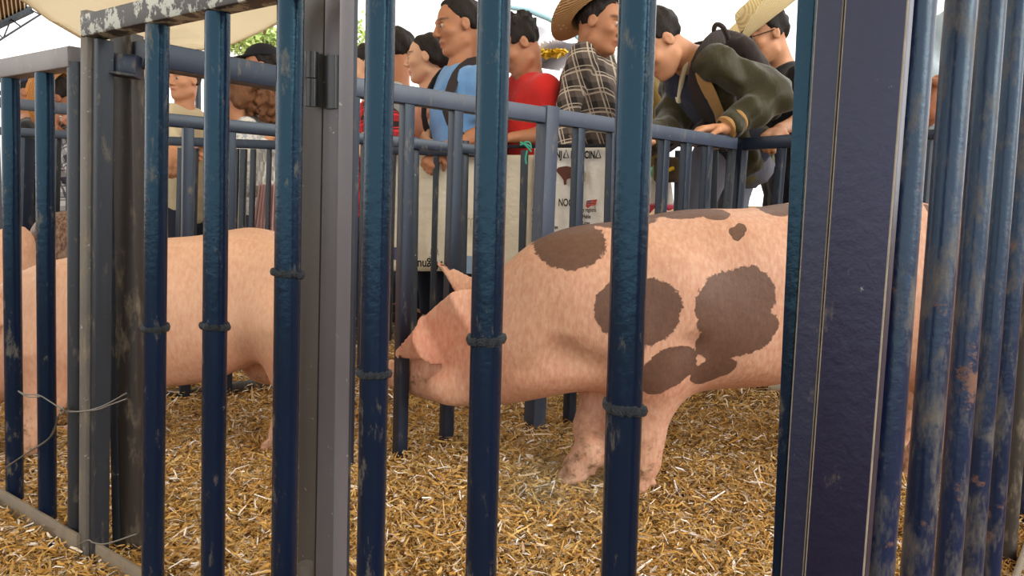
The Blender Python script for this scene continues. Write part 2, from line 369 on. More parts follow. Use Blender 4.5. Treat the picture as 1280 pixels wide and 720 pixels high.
def tree(px, py, Y, rx, rz, n, label, seed):
    r_ = np.random.default_rng(seed); c = at(px, py, Y); t = thing('tree', c*[1, 1, 0], label, 'tree')
    br = MB().tube([c*[1, 1, 0]+[0, 0, -.1], c*[1, 1, .6], c], [.16, .12, .07], 8)
    for k in range(7):
        d = nrm(r_.normal(size=3)*[1, 1, .8]+[0, 0, .3]); br.tube([c-[0, 0, .4*rz], c+d*[rx*.8, rx*.8, rz*.8]], [.05, .012], 6)
    br.build('trunk', BARK, t)
    cl = c+r_.normal(size=(26, 3))*[rx*.5, rx*.5, rz*.45]
    P = cl[r_.integers(0, 26, n)]+r_.normal(size=(n, 3))*min(rx, rz)*.2
    d = r_.normal(size=(n, 3)); d /= np.linalg.norm(d, axis=1)[:, None]; s_ = np.cross(d, r_.normal(size=(n, 3))); s_ /= np.linalg.norm(s_, axis=1)[:, None]
    L = (.07+.06*r_.random(n))[:, None]; V = np.stack([P, P+d*L*.5+s_*L*.3, P+d*L, P+d*L*.5-s_*L*.3], 1).reshape(-1, 3)
    tag(obj('foliage', V, np.arange(n*4).reshape(n, 4), LEAF, t, False), kind='stuff')
tree(322, 48, 14, .75, .5, 2600, 'pale green tree seen below the canopy edge behind the dark cap', 1)
tree(436, 78, 13, .65, .6, 2200, 'yellow green bush behind the post with the hinge', 2)
st = thing('market_stall', at(690, 240, 9)*[1, 1, 0], 'arched stall with blue edged awning and silver tarpaulin behind the man in red', 'stall')
arc = [at(x, y, 9) for x, y in ((600, 12), (636, 9), (660, 13), (685, 23), (712, 38), (735, 58), (748, 90))]
MB().tube(arc, [.02, .025, .03, .03, .025, .025, .025], 10).build('awning_edge', plain('awning_blue', '8fb3bd', .5), st)
MB().tube([arc[-1], arc[-1]*[1, 1, 0]], .04, 8).tube([arc[0], arc[0]*[1, 1, 0]], .04, 8).build('stall_leg', DARK, st)
P = []
for v in np.linspace(0, 1, 14):
    P.append([at(655+80*u, 34+20*u+ (48-8*u)*v-6*math.sin(u*7)*(1-v), 8.9+.25*math.sin(u*9+v*6)*(.4+v)) for u in np.linspace(0, 1, 24)])
MB().grid(np.array(P)).build('silver_tarpaulin', plain('silver_tarp', 'b9b6bd', .35, .35, 2.2, .6, .4), st)
fm = MB(); r_ = np.random.default_rng(5)
for k in range(70):
    p = at(668+ r_.random()*44, 62+r_.random()*9, 8.6+r_.random()*.15); d = nrm(r_.normal(size=3)); e = nrm(np.cross(d, [0, 0, 1]))*.05; d = d*.05
    fm.add([p-d, p+e, p+d, p-e], [[0, 1, 2, 3]])
tag(fm.build('yellow_flowers', plain('flower_yellow', 'd8b53a', .7), st, smooth=False), kind='stuff')
wp = at(1217, 39, 6.5)
tag(MB().tube([wp*[1, 1, 0]+[0, 0, -.05], wp+[0, 0, .9]], .05, 12).build('wooden_pole', plain('reddish_wood', '96502e', .7, .25, 8)), 'reddish brown wooden pole far behind the right hand bars', 'pole')
# ------------------------------------------------------------------ pen fences
NA = np.array([-.7896, 1.3896]); ND = np.array([.8138, -.5812]); NB = NA+ND     # near side
def P3(p, z): return np.array([p[0], p[1], z])
def pline(A, B, x0, y0, x1, y1, zlo, zhi):
    p = hit(x0, y0, A, B); q = hit(x1, y1, A, B); d = (q-p)/(q[2]-p[2]); return p+d*(zlo-p[2]), p+d*(zhi-p[2])
def pipe(par, A, B, x0, y0, x1, y1, dia, zlo, zhi, mat, weld=None, name='bar'):
    a, b = pline(A, B, x0, y0, x1, y1, zlo, zhi)
    o = MB().tube([a+(b-a)*t for t in (0, .33, .66, 1)], dia/2, 28).build(name, mat, par)
    if weld:
        xw = x0+(x1-x0)*(weld-y0)/(y1-y0); w = hit(xw, weld, A, B); V = []; F = []
        d = nrm(b-a); e = nrm(np.cross(d, [0, 1, 0])); f_ = np.cross(d, e); n, k = 56, 7; r_ = np.random.default_rng(int(weld))
        lump = r_.random(n)*.0026; wz = np.cumsum(r_.normal(0, .0006, n)); wz -= np.linspace(0, wz[-1], n)
        for i in range(n):
            t = 2*math.pi*i/n
            for j in range(k):
                u = 2*math.pi*j/k; rr = dia/2+.0012+(.0022+lump[i])*math.cos(u)
                V.append(w+(math.cos(t)*e+math.sin(t)*f_)*rr+d*((.0038+lump[i])*math.sin(u)+wz[i]))
                F.append([i*k+j, i*k+(j+1) % k, ((i+1) % n)*k+(j+1) % k, ((i+1) % n)*k+j])
        obj('weld_bead', V, F, WELD, o)
    return o
def sqbar(par, A, B, x0, y0, x1, y1, w, zlo, zhi, mat, name='bar', dep=None, push=0.):
    a, b = pline(A, B, x0, y0, x1, y1, zlo, zhi); dr = nrm(P3(np.array(B[:2])-np.array(A[:2]), 0)); nn = np.array([-dr[1], dr[0], 0]); nn = nn if nn[1] > 0 else -nn
    return MB().bar(a+nn*push, b+nn*push, w, dep or w, up=nn).build(name, mat, par)
# -- front panel
fp = thing('pen_panel', P3(NA, 0), 'front pen panel of thick glossy blue pipes with a peeling grey top rail', 'fence')
E_ = NA+ND*1.42
pipe(fp, NA, NB, 197, 37, 191, 720, .0365, -.03, .99, PIPE, 410)
pipe(fp, NA, NB, 272, 20, 266, 720, .0365, -.03, .99, PIPE, 407)
pipe(fp, NA, NB, 363.5, 0, 355, 720, .0365, -.03, .99, PIPE, 341)
pipe(fp, NA, NB, 476, 0, 463, 720, .0365, -.03, .99, PIPE, 468)
pipe(fp, NA, NB, 618, 0, 601, 720, .0365, -.03, .99, PIPE, 424)
pipe(fp, NA, NB, 797, 0, 773, 720, .0365, -.03, .99, PIPE, 506)
nn = np.array([-.5812, -.8138, 0]); 
a, b = P3(NA+ND*.045, .995), P3(E_, .998)
MB().bar(a+nn*.002, b+nn*.002, .04, .0385).build('top_rail', PEEL, fp)
a, b = pline(NA, NB, 117.5, 25, 114, 690, -.03, 1.022)
MB().bar(a, b, .026, .036, up=nn).build('corner_post', WORN2, fp)
MB().bar(a-nn*.004+nrm(P3(ND, 0))*.0225, b-nn*.004+nrm(P3(ND, 0))*.0225-[0, 0, .05], .02, .03, up=nn).build('corner_post', DARK, fp)
MB().bar(P3(NA+ND*.02, .02)+nn*.004, P3(E_, .02)+nn*.004, .008, .045).build('bottom_rail', RUSTY, fp)
# -- left panel (lower), runs on from the corner
LA = NA-ND*.02; LP = thing('pen_panel', P3(NA-ND*.6, 0), 'lower left pen panel with square grey rail and flat bottom bar', 'fence')
F_ = NA-ND*1.15
for x0, x1 in ((97, 97), (56, 59), (13, 18), (-26, -19), (-64, -55), (-101, -90)):
    pipe(LP, NA, NB, x0, 100, x1, 560, .034, .03, .94, PIPE if x0 < 90 else DARK)
MB().bar(P3(F_, .953), P3(NA-ND*.012, .948), .038, .038).build('top_rail', WORN, LP)
MB().bar(P3(F_, .03)+nn*.021, P3(NA-ND*.012, .03)+nn*.021, .008, .05).build('bottom_rail', RUSTY, LP)
MB().bar(P3(F_, -.03), P3(F_, .975), .04, .04, up=nn).build('end_post', DARK, LP)
# -- near divider: post behind the corner, bare rail, stile pair with hinge, then barred panel
D1 = [np.array(at(156, 330, 1.44)[:2]), np.array(at(347, 200, 1.66)[:2]), np.array([-.398, 1.87]), np.array([.843, 2.85])]
dv = thing('rail_post', P3(D1[0], 0), 'dark brown square post behind the corner carrying a bare blue rail', 'post')
u = nrm(np.r_[D1[1]-D1[0], 0]); q = P3(D1[0], 0)
lf = np.array(hit(137, 400, NA+np.array([.035, .06]), NB+np.array([.035, .06])))
a = at(163.5, 300, 1.44)*[1, 1, 0]; MB().bar(a+[0, 0, -.03], a+[0, 0, 1.0], .043, .043, up=(.1, 1, 0)).build('post', BROWNP, dv)
a = at(143, 300, 1.435)*[1, 1, 0]; MB().bar(a+[0, 0, -.03], a+[0, 0, .975], .017, .03, up=(.1, 1, 0)).build('side_strip', DARK, dv)
a = at(174, 67, 1.41); b = at(372, 103, 1.70); MB().bar(a, b, .045, .048).build('top_rail', BLUE, dv)
a = at(121, 77, 1.375); b = at(173.5, 83, 1.385); MB().bar(a, b, .03, .036).build('latch_rail', BLUE, dv)
MB().bar(at(121, 89, 1.37), at(174, 96.5, 1.38), .045, .006).build('latch_flange', DARK, dv)
# stile pair with hinge
hp = thing('hinge_post', P3(hit(403, 700, NA, NB), 0)+[-.03, .06, 0], 'pair of grey square stiles joined by a dark barrel hinge', 'post')
HA = NA+np.array([.045, .075]); HB = NB+np.array([.045, .075])
def slab(par, A, B, xl0, xl1, xr0, xr1, dep, zlo, zhi, mat, name, y0=0, y1=720, bev=.003, edge=False):
    l0, l1 = pline(A, B, xl0, y0, xl1, y1, zlo, zhi); r0, r1 = pline(A, B, xr0, y0, xr1, y1, zlo, zhi); d = np.array([.5812, .8138, 0])*dep
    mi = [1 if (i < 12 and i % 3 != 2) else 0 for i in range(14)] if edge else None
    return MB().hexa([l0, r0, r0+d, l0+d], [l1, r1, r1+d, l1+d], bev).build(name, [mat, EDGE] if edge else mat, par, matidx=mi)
slab(hp, HA, HB, 379.5, 370.5, 404.5, 392.5, .03, -.03, 1.03, STILE, 'stile')
slab(hp, HA, HB, 405.5, 393.5, 425, 416, .03, -.03, 1.03, STILE2, 'stile')
slab(hp, HA+[.006, .012], HB+[.006, .012], 425.5, 416.5, 433.5, 423, .024, -.03, 1.03, DARK, 'edge_strip')
hA, hB = HA-np.array([.0035, .005]), HB-np.array([.0035, .005])
hg = slab(hp, hA, hB, 404, 404, 419, 418.5, .006, hit(405, 136, hA, hB)[2], hit(405, 70, hA, hB)[2], HINGE, 'hinge', 70, 136)
for y0, y1 in ((66, 98.5), (100, 134)):
    p = hit(395.5, y0, hA, hB); q = hit(395, y1, hA, hB); sh_ = -np.array([.5812, .8138, 0])*.008
    MB().tube([p+sh_, q+sh_], .0098, 20).build('hinge_barrel', HINGE, hg)
p = at(382, 704, .96); MB().tube([p*[1, 1, 0]+[0, 0, -.02], p], .0095, 18).build('pin_stub', STILE, hp)
# barred panel of the near divider
bp = thing('pen_panel', P3(D1[2], 0), 'middle pen panel of blue square bars between the hinge post and the bent man', 'fence')
A, B = D1[2], D1[3]
ra = hit(428, 107.5, A, B); rb = hit(916, 179.5, A, B); MB().bar(ra, rb, .04, .046).build('top_rail', RAILB, bp)
for x0, y0, x1, y1, w, zt in ((440, 125, 432, 590, .031, .96), (508.5, 150, 500, 560, .031, .96), (569.5, 160, 558, 540, .031, .96), (626, 160, 614, 540, .031, .95), (682.5, 200, 668, 535, .049, .975), (723, 180, 712, 510, .031, .94), (765, 185, 757, 480, .031, .94), (800, 185, 790, 480, .031, .93), (829, 200, 826, 260, .031, .93), (857, 200, 854, 260, .031, .92), (883, 205, 880, 260, .031, .92)):
    sqbar(bp, A, B, x0, y0, x1, y1, w, -.05, zt, BLUE if w < .04 else RAILB, 'bar' if w < .04 else 'post')
sqbar(bp, A, B, 914, 200, 909, 260, .026, -.03, .92, DARK, 'end_post')
# rear divider
D2 = [np.array([-1.152, 2.5]), np.array([-1.152+.295*3.5, 2.5+.21*3.5])]
ZR = .925
rd = thing('pen_panel', P3(D2[0], 0), 'second pen panel with weathered blue rail behind the plain pink pig', 'fence')
a = at(205, 149.5, 2.5); b = at(612, 189, 3.22); MB().bar(a, b, .04, .042).build('top_rail', BLUE, rd)
for x0, x1 in ((234.5, 232), (287, 284), (519, 516), (581, 577), (545.5-90, 452)): sqbar(rd, D2[0], D2[1], x0, 200, x1, 400, .034 if x0 < 300 else .026, -.03, .93, DARK if x0 > 300 else BLUE)
MB().bar(G(190, 498), G(600, 444), .03, .035).build('bottom_rail', BROWNP, rd)
lp2 = thing('pen_panel', P3(at(100, 400, 2.62), 0), 'far left continuation of the rear pen rail behind the left hand bars', 'fence')
a = at(-40, 124, 2.9); b = at(204, 148.5, 2.5); MB().bar(a, b, .04, .04).build('top_rail', BLUE, lp2)
for x in (-30, 179): 
    q = at(x, 300, 2.9-.4*(x+40)/244); MB().bar(q*[1, 1, 0]+[0, 0, -.03], q*[1, 1, 0]+[0, 0, .96], .03, .03).build('bar', DARK, lp2)
MB().bar(at(-40, 524, 2.45)*[1, 1, 0]+[0, 0, .015], G(188, 498), .03, .035).build('bottom_rail', BROWNP, lp2)
# outer perimeter
D3 = [at(-60, 160, 3.75), at(205, 176, 3.5), at(600, 191, 3.32), at(922, 186, 2.98)]
def per(label, i, mat, bars, z): 
    p, q = (D3[i], D3[i+1]) if i < 2 else (at(600, 183.5, 3.32), at(922, 180.5, 2.98)); t = thing('pen_panel', p*[1, 1, 0], label, 'fence'); MB().bar(p, q, .035, .04 if i < 2 else .014).build('top_rail', mat, t)
    for x0, w in bars: sqbar(t, p[:2], q[:2], x0, 220, x0-2, 300, w, -.03, z, DARK if w < .05 else BLUE)
    return t
per('outer pen panel at far left with a wide blue post', 0, BLUE, ((30, .064), (70, .03), (88, .026)), .93)
per('outer pen panel in front of the boy and the curly haired woman', 1, BLUE, ((225, .022), (243, .026), (296, .016), (304, .026), (316, .022), (336, .02), (491, .024), (545, .024)), .89)
per('outer pen panel carrying the white banners', 2, BLACK, ((655, .028), (722, .02), (848, .03), (893, .026)), .9)
RA, RB = at(902, 182, 2.93), at(1240, 160, 2.12)
r4 = thing('pen_panel', RA*[1, 1, 0], 'dark blue back panel at the rear of the spotted pig pen', 'fence'); MB().bar(RA, RB, .035, .045).build('top_rail', BLUE, r4)
for x0, w in ((926, .036), (976, .027), (1016, .027), (1060, .027), (1105, .027), (1159, .025), (1205, .025)): sqbar(r4, RA[:2], RB[:2], x0, 200, x0-5, 260, w, -.03, .92, BLUE)
q0 = hit(915, 480, RA, RB); MB().bar(hit(905, 478, RA, RB)*[1, 1, 0]+[0, 0, .03], hit(1235, 520, RA, RB)*[1, 1, 0]+[0, 0, .03], .03, .035).build('bottom_rail', DARK, r4)
for x, y in ((968, 481), (1000, 488)):
    p = hit(x, y, RA, RB)+[-.01, -.03, 0]; MB().bar(p+[-.018, .012, 0], p+[.018, -.012, 0], .004, .03).build('white_tag', plain('tag_white', 'dedbd2', .6), r4)
# -- right corner: broad post and the side panel running away to the right
bpst = thing('corner_post', P3(hit(1060, 700, NA, NB), 0), 'broad dark navy corner post close to the viewer', 'post')
QA = NA-np.array([.5812, .8138])*.025; QB = QA+ND
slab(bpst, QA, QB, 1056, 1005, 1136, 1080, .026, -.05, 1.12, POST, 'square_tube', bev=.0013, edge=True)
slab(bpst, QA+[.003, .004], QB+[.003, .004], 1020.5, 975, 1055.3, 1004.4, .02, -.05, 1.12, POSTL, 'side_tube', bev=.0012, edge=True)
slab(bpst, QA+[.012, .018], QB+[.012, .018], 996, 964.5, 1020, 975, .02, -.05, 1.12, PIPE, 'rear_strip')
sp = thing('pen_panel', at(1171, 700, .8)*[1, 1, 0], 'right pen panel of dusty blue pipes running away from the corner post', 'fence')
Qa = at(1171.5, 360, .80)[:2]; Qb = Qa+np.array([.643, .766])*.5
for x0, x1, dd, mt in ((1148, 1095, .030, PIPE2), (1201.5, 1145, .0315, PIPE2), (1241, 1184, .0315, PIPE2), (1271, 1214, .0305, PIPE2), (1293, 1238, .0305, PIPE2), (1312, 1257, .0305, BROWNP), (1328, 1274, .0305, PIPE2), (1341, 1288, .0305, PIPE2)):
    pipe(sp, Qa, Qb, x0, 0, x1, 720, dd, -.05, 1.06, mt)
e0 = np.array([Qa[0]-.643*.13, Qa[1]-.766*.13]); e1 = Qa+np.array([.643, .766])*1.3
MB().bar(P3(e0, 1.07), P3(e1, 1.07), .038, .038).build('top_rail', PIPE2, sp)
MB().bar(P3(e0, .015)+[.02, -.017, 0], P3(e1, .015)+[.02, -.017, 0], .01, .05).build('bottom_rail', RUSTY, sp)
# ------------------------------------------------------------------ pigs
def pig_mat(name, base, dark, spotc, warm):
    m, nt, b = mat_new(name); g = nd(nt, 'ShaderNodeTexCoord').outputs['Object']
    def attr(n): return nd(nt, 'ShaderNodeAttribute', attribute_name=n).outputs['Fac']
    col = mixc(nt, noise(nt, g, 5, 4, .6), lin(dark), lin(base))
    col = mixc(nt, attr('warm'), col, lin(warm))
    hair = noise(nt, g, 120, 3, .6, (1, .6, .35)); col = mixc(nt, math_(nt, 'MULTIPLY', ramp(nt, hair, .35, .75), .28), col, lin('f6dcc0'))
    edge = math_(nt, 'ADD', attr('spot'), math_(nt, 'MULTIPLY', math_(nt, 'SUBTRACT', noise(nt, g, 38, 7, .75), .5), .62))
    sm = ramp(nt, edge, -.03, .03, (1, 1, 1, 1), (0, 0, 0, 1))
    sc = mixc(nt, noise(nt, g, 70, 5, .7), tuple(x*.62 for x in lin(spotc)), tuple(x*1.45 for x in lin(spotc)))
    col = mixc(nt, sm, col, sc)
    mud = math_(nt, 'MULTIPLY', attr('mud'), ramp(nt, noise(nt, g, 38, 6, .7), .5, .66)); col = mixc(nt, mud, col, lin('6b5136'))
    scr = ramp(nt, noise(nt, g, 26, 5, .8, (1, 1, .5)), .72, .76); col = mixc(nt, math_(nt, 'MULTIPLY', scr, .35), col, lin('a85a45'))
    nt.links.new(col, b.inputs['Base Color']); b.inputs['Roughness'].default_value = .5; b.inputs['Specular IOR Level'].default_value = .3
    b.inputs['Subsurface Weight'].default_value = .06; b.inputs['Subsurface Radius'].default_value = (.012, .005, .003)
    h = math_(nt, 'ADD', math_(nt, 'MULTIPLY', noise(nt, g, 140, 4, .6, (1, .6, .3)), .4), noise(nt, g, 22, 4, .6)); bump(nt, b, h, .22, .012)
    return m
def leg(s, pts, rs, k=.05, toe=(-1, 0), ks=.03):
    for i in range(len(pts)-1): s.rc(pts[i], pts[i+1], rs[i], rs[i+1], k if i == 0 else ks)
    h = np.asarray(pts[-1], float); t = np.array([toe[0], toe[1], 0.]); sd_ = np.array([-t[1], t[0], 0])
    for q in (-1, 1):
        s.rc(h+sd_*.017*q+[0, 0, -.012], h+sd_*.021*q+t*.04+[0, 0, -.036], .021, .0145, .006)
        s.rc(h+sd_*.02*q-t*.016+[0, 0, .012], h+sd_*.022*q-t*.034+[0, 0, -.006], .011, .007, .006)
def attrs(V, spots, warmf=None, Yc=None, mudz=.2):
    sp = np.full(len(V), 1.)
    for X, Z, rx, rz, rot in spots:
        dx, dz = V[:, 0]-X, V[:, 2]-Z; c, s_ = math.cos(rot), math.sin(rot); u, v = dx*c+dz*s_, -dx*s_+dz*c
        sp = np.minimum(sp, np.sqrt((u/rx)**2+(v/rz)**2)-1)
    a = {'spot': sp, 'mud': np.clip((mudz-V[:, 2])/.12, 0, 1), 'warm': np.clip(warmf(V), 0, 1) if warmf else np.zeros(len(V))}
    return a
EYE = plain('pig_eye', '1a100c', .1, 0, 10, .6); NOSE = None
# -- spotted sow
T = [(490, 456, 483, 2.035, .030), (497, 450, 488, 2.03, .040), (508, 446, 491, 2.02, .044), (525, 438, 497, 2.0, .050), (545, 420, 500, 1.975, .064), (575, 390, 503, 1.935, .085), (600, 364, 503, 1.90, .105), (625, 334, 503, 1.87, .125), (660, 304, 497, 1.84, .145), (700, 289, 491, 1.83, .16), (740, 280, 487, 1.83, .168), (800, 270, 490, 1.84, .178), (870, 263, 488, 1.86, .19), (930, 259, 478, 1.88, .192), (985, 255, 473, 1.90, .188), (1050, 250, 468, 1.93, .186), (1100, 249, 460, 1.95, .18), (1145, 253, 440, 1.97, .165), (1175, 266, 415, 1.98, .14), (1200, 292, 390, 1.99, .095), (1212, 318, 360, 2.0, .05)]
st_ = [(at(x, (t+b_)/2, y)[0], y, at(x, t, y)[2], at(x, b_, y)[2], w) for x, t, b_, y, w in T]
s = SDF(); s.loftx(*[np.array(c) for c in (zip(*[(a[0], a[1], a[2], a[3], a[4]) for a in st_]))], k=.03)
sh_ = at(815, 400, 1.72); s.ell(sh_, (.10, .05, .15), k=.06)                                    # near shoulder
s.ell(at(1135, 370, 1.86), (.12, .07, .16), k=.06)                                             # near ham
s.ell(at(1140, 370, 2.08), (.12, .07, .16), k=.06)
hn = G(797, 617); leg(s, [at(818, 470, hn[1]+.03), at(806, 545, hn[1]+.01), hn+[.012, 0, .085], hn+[-.004, 0, .045]], [.078, .046, .033, .034], .06)
hf = G(716, 613, .0); hf[1] += .03; leg(s, [at(752, 478, 1.93), at(741, 535, 1.88), hf+[.05, 0, .09], hf+[.012, 0, .042]], [.06, .045, .035, .036], .05, toe=nrm((-1, -.25)))
hh = G(1138, 600); leg(s, [at(1150, 430, hh[1]-.01), at(1176, 500, hh[1]), at(1168, 535, hh[1]), hh+[.03, 0, .08], hh+[.01, 0, .043]], [.10, .05, .036, .031, .033], .07)
h2 = hh+[.08, .22, 0]; leg(s, [at(1150, 430, 2.07), h2+[.03, 0, .24], h2+[.03, 0, .17], h2+[.02, 0, .08], h2+[.005, 0, .043]], [.10, .05, .036, .031, .033], .07)
# head details: snout disc, mouth, jaw, creases
sn = at(492, 469, 2.03); s.rc(sn, sn+[-.014, .006, -.002], .034, .037, .008, cut=True)
for q in (-.013, .013): s.ell(sn+[-.016, q, .002], (.012, .007, .009), k=.004, op='s')
s.ell(at(560, 485, 1.88), (.055, .035, .045), k=.03)
m0, m1, m2 = at(508, 486, 1.972), at(522, 480, 1.945), at(545, 477, 1.90)
s.rc(m0, m1, .005, .006, .008, 's'); s.rc(m1, m2, .006, .003, .008, 's'); s.rc(at(520, 484, 1.94), at(524, 495, 1.945), .006, .004, .008, 's')
for p in (((652, 470), (700, 447), (745, 462), 1.705), ((866, 432), (868, 452), (853, 488), 1.672)):
    Yq = p[3]; s.rc(at(*p[0], Yq-.01), at(*p[1], Yq-.035), .012, .016, .05, 's'); s.rc(at(*p[1], Yq-.035), at(*p[2], Yq-.03), .016, .010, .05, 's')
# near ear: a broad flap lying forward over the eye; far ear: pricked
E0, E1 = at(588, 410, 1.835), at(499, 444, 1.915)
for (a0_, a1_, r0_, r1_) in ((E0, E0*.5+E1*.5, .100, .060), (E0*.5+E1*.5, E1, .060, .015)):
    s.rc(a0_, a1_, r0_, r1_, .012, flat=((.42, -.9, .12), .14))
f0, f1 = at(588, 362, 2.0), at(550, 330, 2.05)
s.rc(f0, f1, .042, .011, .012, flat=((.3, -.75, .6), .26))
V, Q = s.mesh(.011, [(at(480, 560, 1.8)-[0, .05, 0], at(610, 320, 2.1)), (hf+[-.08, -.08, -.05], hf+[.10, .10, .2]), (hn+[-.07, -.07, -.05], hn+[.06, .06, .12])], .005, wob(.0035, 16))
V[:, 2] = np.maximum(V[:, 2], -.02)
def PX(px, py, Y=1.68): p = at(px, py, Y); return p[0], p[2]
def spot(px, py, rx, ry, rot=0, Y=1.68): x, z = PX(px, py, Y); k = Y/FPX; return (x, z, rx*k, ry*k, rot)
sp = [spot(712, 304, 44, 30, .1, 1.74), spot(690, 292, 22, 16, 0, 1.8), spot(800, 388, 50, 43, .2), spot(770, 385, 28, 34), spot(910, 386, 44, 48, .15), spot(936, 372, 36, 38), spot(932, 414, 44, 32, .35), spot(900, 430, 30, 24),
      spot(838, 462, 37, 27, .5, 1.66), spot(820, 476, 26, 22, 0, 1.66), spot(852, 448, 22, 14, 0, 1.66), spot(893, 462, 30, 15, .25, 1.7), spot(880, 472, 18, 12, 0, 1.7), spot(920, 290, 10, 7, 0, 1.74), spot(927, 285, 7, 6, 0, 1.74), spot(918, 296, 5, 5, 0, 1.74),
      spot(760, 268, 60, 14, .03, 1.85), spot(845, 262, 40, 10, .03, 1.86), spot(893, 268, 16, 6, .1, 1.82), spot(968, 258, 22, 11, .1, 1.86), spot(1152, 290, 10, 34, -.1, 1.9), spot(1178, 350, 14, 40, 0, 1.9), spot(1080, 330, 40, 40, 0, 1.75)]
ec, tl = at(555, 415, 1.88), at(498, 444, 1.915)
def warm(V):
    w = np.exp(-(((V[:, 0]-ec[0])/.11)**2+((V[:, 2]-ec[2])/.075)**2))*.8
    return w+.25*np.exp(-((V[:, 2]-.27)/.05)**2)
pigroot = thing('pig', np.array([.6, 1.85, 0]), 'large pink pig with dark brown spots lowering its head between the bars', 'pig')
SPIG = pig_mat('spotted_pig_skin', 'd09f86', 'b07c65', '654a3e', 'cf8068')
at_ = attrs(V, sp, warm); fc = at(512, 474, 1.98); at_['mud'] = np.maximum(at_['mud'], 1.0*np.exp(-(((V[:, 0]-fc[0])/.09)**2+((V[:, 2]-fc[2])/.035)**2)))
body = obj('body', V, Q, SPIG, pigroot, attrs=at_)
# tail
p0 = at(1208, 330, 1.99); MB().tube([p0+[.03*i*.5, .02*math.sin(i*1.1), -.028*i+.02*math.cos(i*1.1)] for i in range(8)], [.013, .012, .011, .01, .009, .008, .006, .004], 10).build('tail', SPIG, pigroot)
# -- plain pink pig in the left pen
def side_pig(name, T, label, matr, legs, near, vox=.014, snout=True, warmf=None, spots=()):
    st_ = [(at(x, (t+b_)/2, y)[0], y, at(x, t, y)[2], at(x, b_, y)[2], w) for x, t, b_, y, w in T]
    s = SDF(); s.loftx(*[np.array(c) for c in zip(*st_)], k=.03)
    for pts, rs, toe in legs: leg(s, pts, rs, .06, toe)
    for c, r in near: s.ell(c, r, k=.05)
    root = thing('pig', np.array([np.mean([q[0] for q in st_]), np.mean([q[1] for q in st_]), 0]), label, 'pig')
    V, Q = s.mesh(vox, warp=wob(.0035, 15)); V[:, 2] = np.maximum(V[:, 2], -.02)
    o = obj('body', V, Q, matr, root, attrs=attrs(V, spots, warmf)); return root, s, st_
PINK = pig_mat('pink_pig_skin', 'dcae90', 'c08d74', 'd9a07c', 'd49478')
T2 = [(-118, 452, 490, 1.93, .035), (-100, 440, 500, 1.93, .05), (-70, 415, 510, 1.93, .07), (-40, 385, 512, 1.94, .09), (-5, 362, 505, 1.97, .115), (25, 347, 498, 2.0, .13), (50, 333, 495, 2.03, .15), (80, 324, 490, 2.05, .16), (130, 311, 484, 2.09, .175), (180, 301, 482, 2.12, .185), (230, 295, 480, 2.15, .19), (280, 288, 470, 2.18, .19), (310, 285, 458, 2.19, .185), (345, 291, 450, 2.21, .17), (370, 304, 430, 2.22, .14), (388, 325, 405, 2.23, .09), (396, 345, 385, 2.23, .05)]
l1 = G(48, 573); l2 = G(86, 518, .0)
kn = G(352, 560); kf = kn+[.03, .24, 0]
legs2 = [([at(62, 445, l1[1]+.03), at(58, 500, l1[1]+.01), l1+[.005, 0, .09], l1+[-.01, 0, .045]], [.085, .045, .034, .036], (-1, 0)),
         ([at(95, 440, 2.14), at(98, 480, 2.14), np.array([-1.215, 2.14, .1]), np.array([-1.23, 2.14, .045])], [.07, .045, .034, .036], (-1, 0)),
         ([at(352, 405, 2.08), at(366, 465, 2.07), kn+[.04, 0, .20], kn+[.02, 0, .09], kn+[0, 0, .043]], [.115, .065, .04, .032, .034], (-1, 0)),
         ([at(352, 405, 2.32), at(335, 455, 2.3), kf+[.03, 0, .20], kf+[.02, 0, .09], kf+[0, 0, .043]], [.11, .06, .04, .032, .034], (-1, 0))]
r2, s2, _ = side_pig('pig', T2, 'plain pink pig standing in the left pen behind the corner post', PINK, legs2, [(at(85, 390, 1.93), (.09, .05, .13)), (at(345, 370, 2.09), (.11, .06, .14))],
    warmf=lambda V: .9*np.exp(-((V[:, 2]-.22)/.07)**2)*.55)
for q, yy in ((-1, 1.86), (1, 1.99)):
    e0, e1 = at(-30, 392, yy), at(-72, 424, yy-.03*q*-1); s = SDF(); s.rc(e0, e1, .07, .008, .01, flat=((.35, -.9*1, .2), .14)); V, Q = s.mesh(.008); obj('ear', V, Q, PINK, r2, attrs=attrs(V, []))
# rumps of two pigs in the pen beyond
T3 = [(-60, 330, 400, 2.9, .10), (-20, 300, 440, 2.95, .15), (10, 285, 445, 2.98, .16), (25, 283, 440, 3.0, .15), (34, 292, 420, 3.0, .11), (41, 312, 385, 3.0, .05)]
def simple_legs(xs, ys, z=.3): return [([np.array([x, y, z]), np.array([x+.01, y, .17]), np.array([x+.01, y, .09]), np.array([x, y, .045])], [.08, .042, .033, .034], (-1, 0)) for x in xs for y in ys]
side_pig('pig', T3, 'rump of a pink pig showing at the far left edge', PINK, simple_legs((-1.98, -2.12), (2.88, 3.06)), [], .018)
BRN = pig_mat('brown_pig_skin', '5a3428', '3a2018', '2b1a14', '5a3428')
T4 = [(42, 300, 350, 3.2, .06), (52, 278, 370, 3.2, .12), (66, 266, 385, 3.2, .15), (90, 262, 385, 3.22, .16), (120, 268, 382, 3.24, .15), (145, 285, 375, 3.25, .11), (165, 310, 365, 3.25, .05)]
side_pig('pig', T4, 'dark brown pig behind the bars at far left', BRN, simple_legs((-1.95, -1.78), (3.13, 3.3), .25), [], .018)
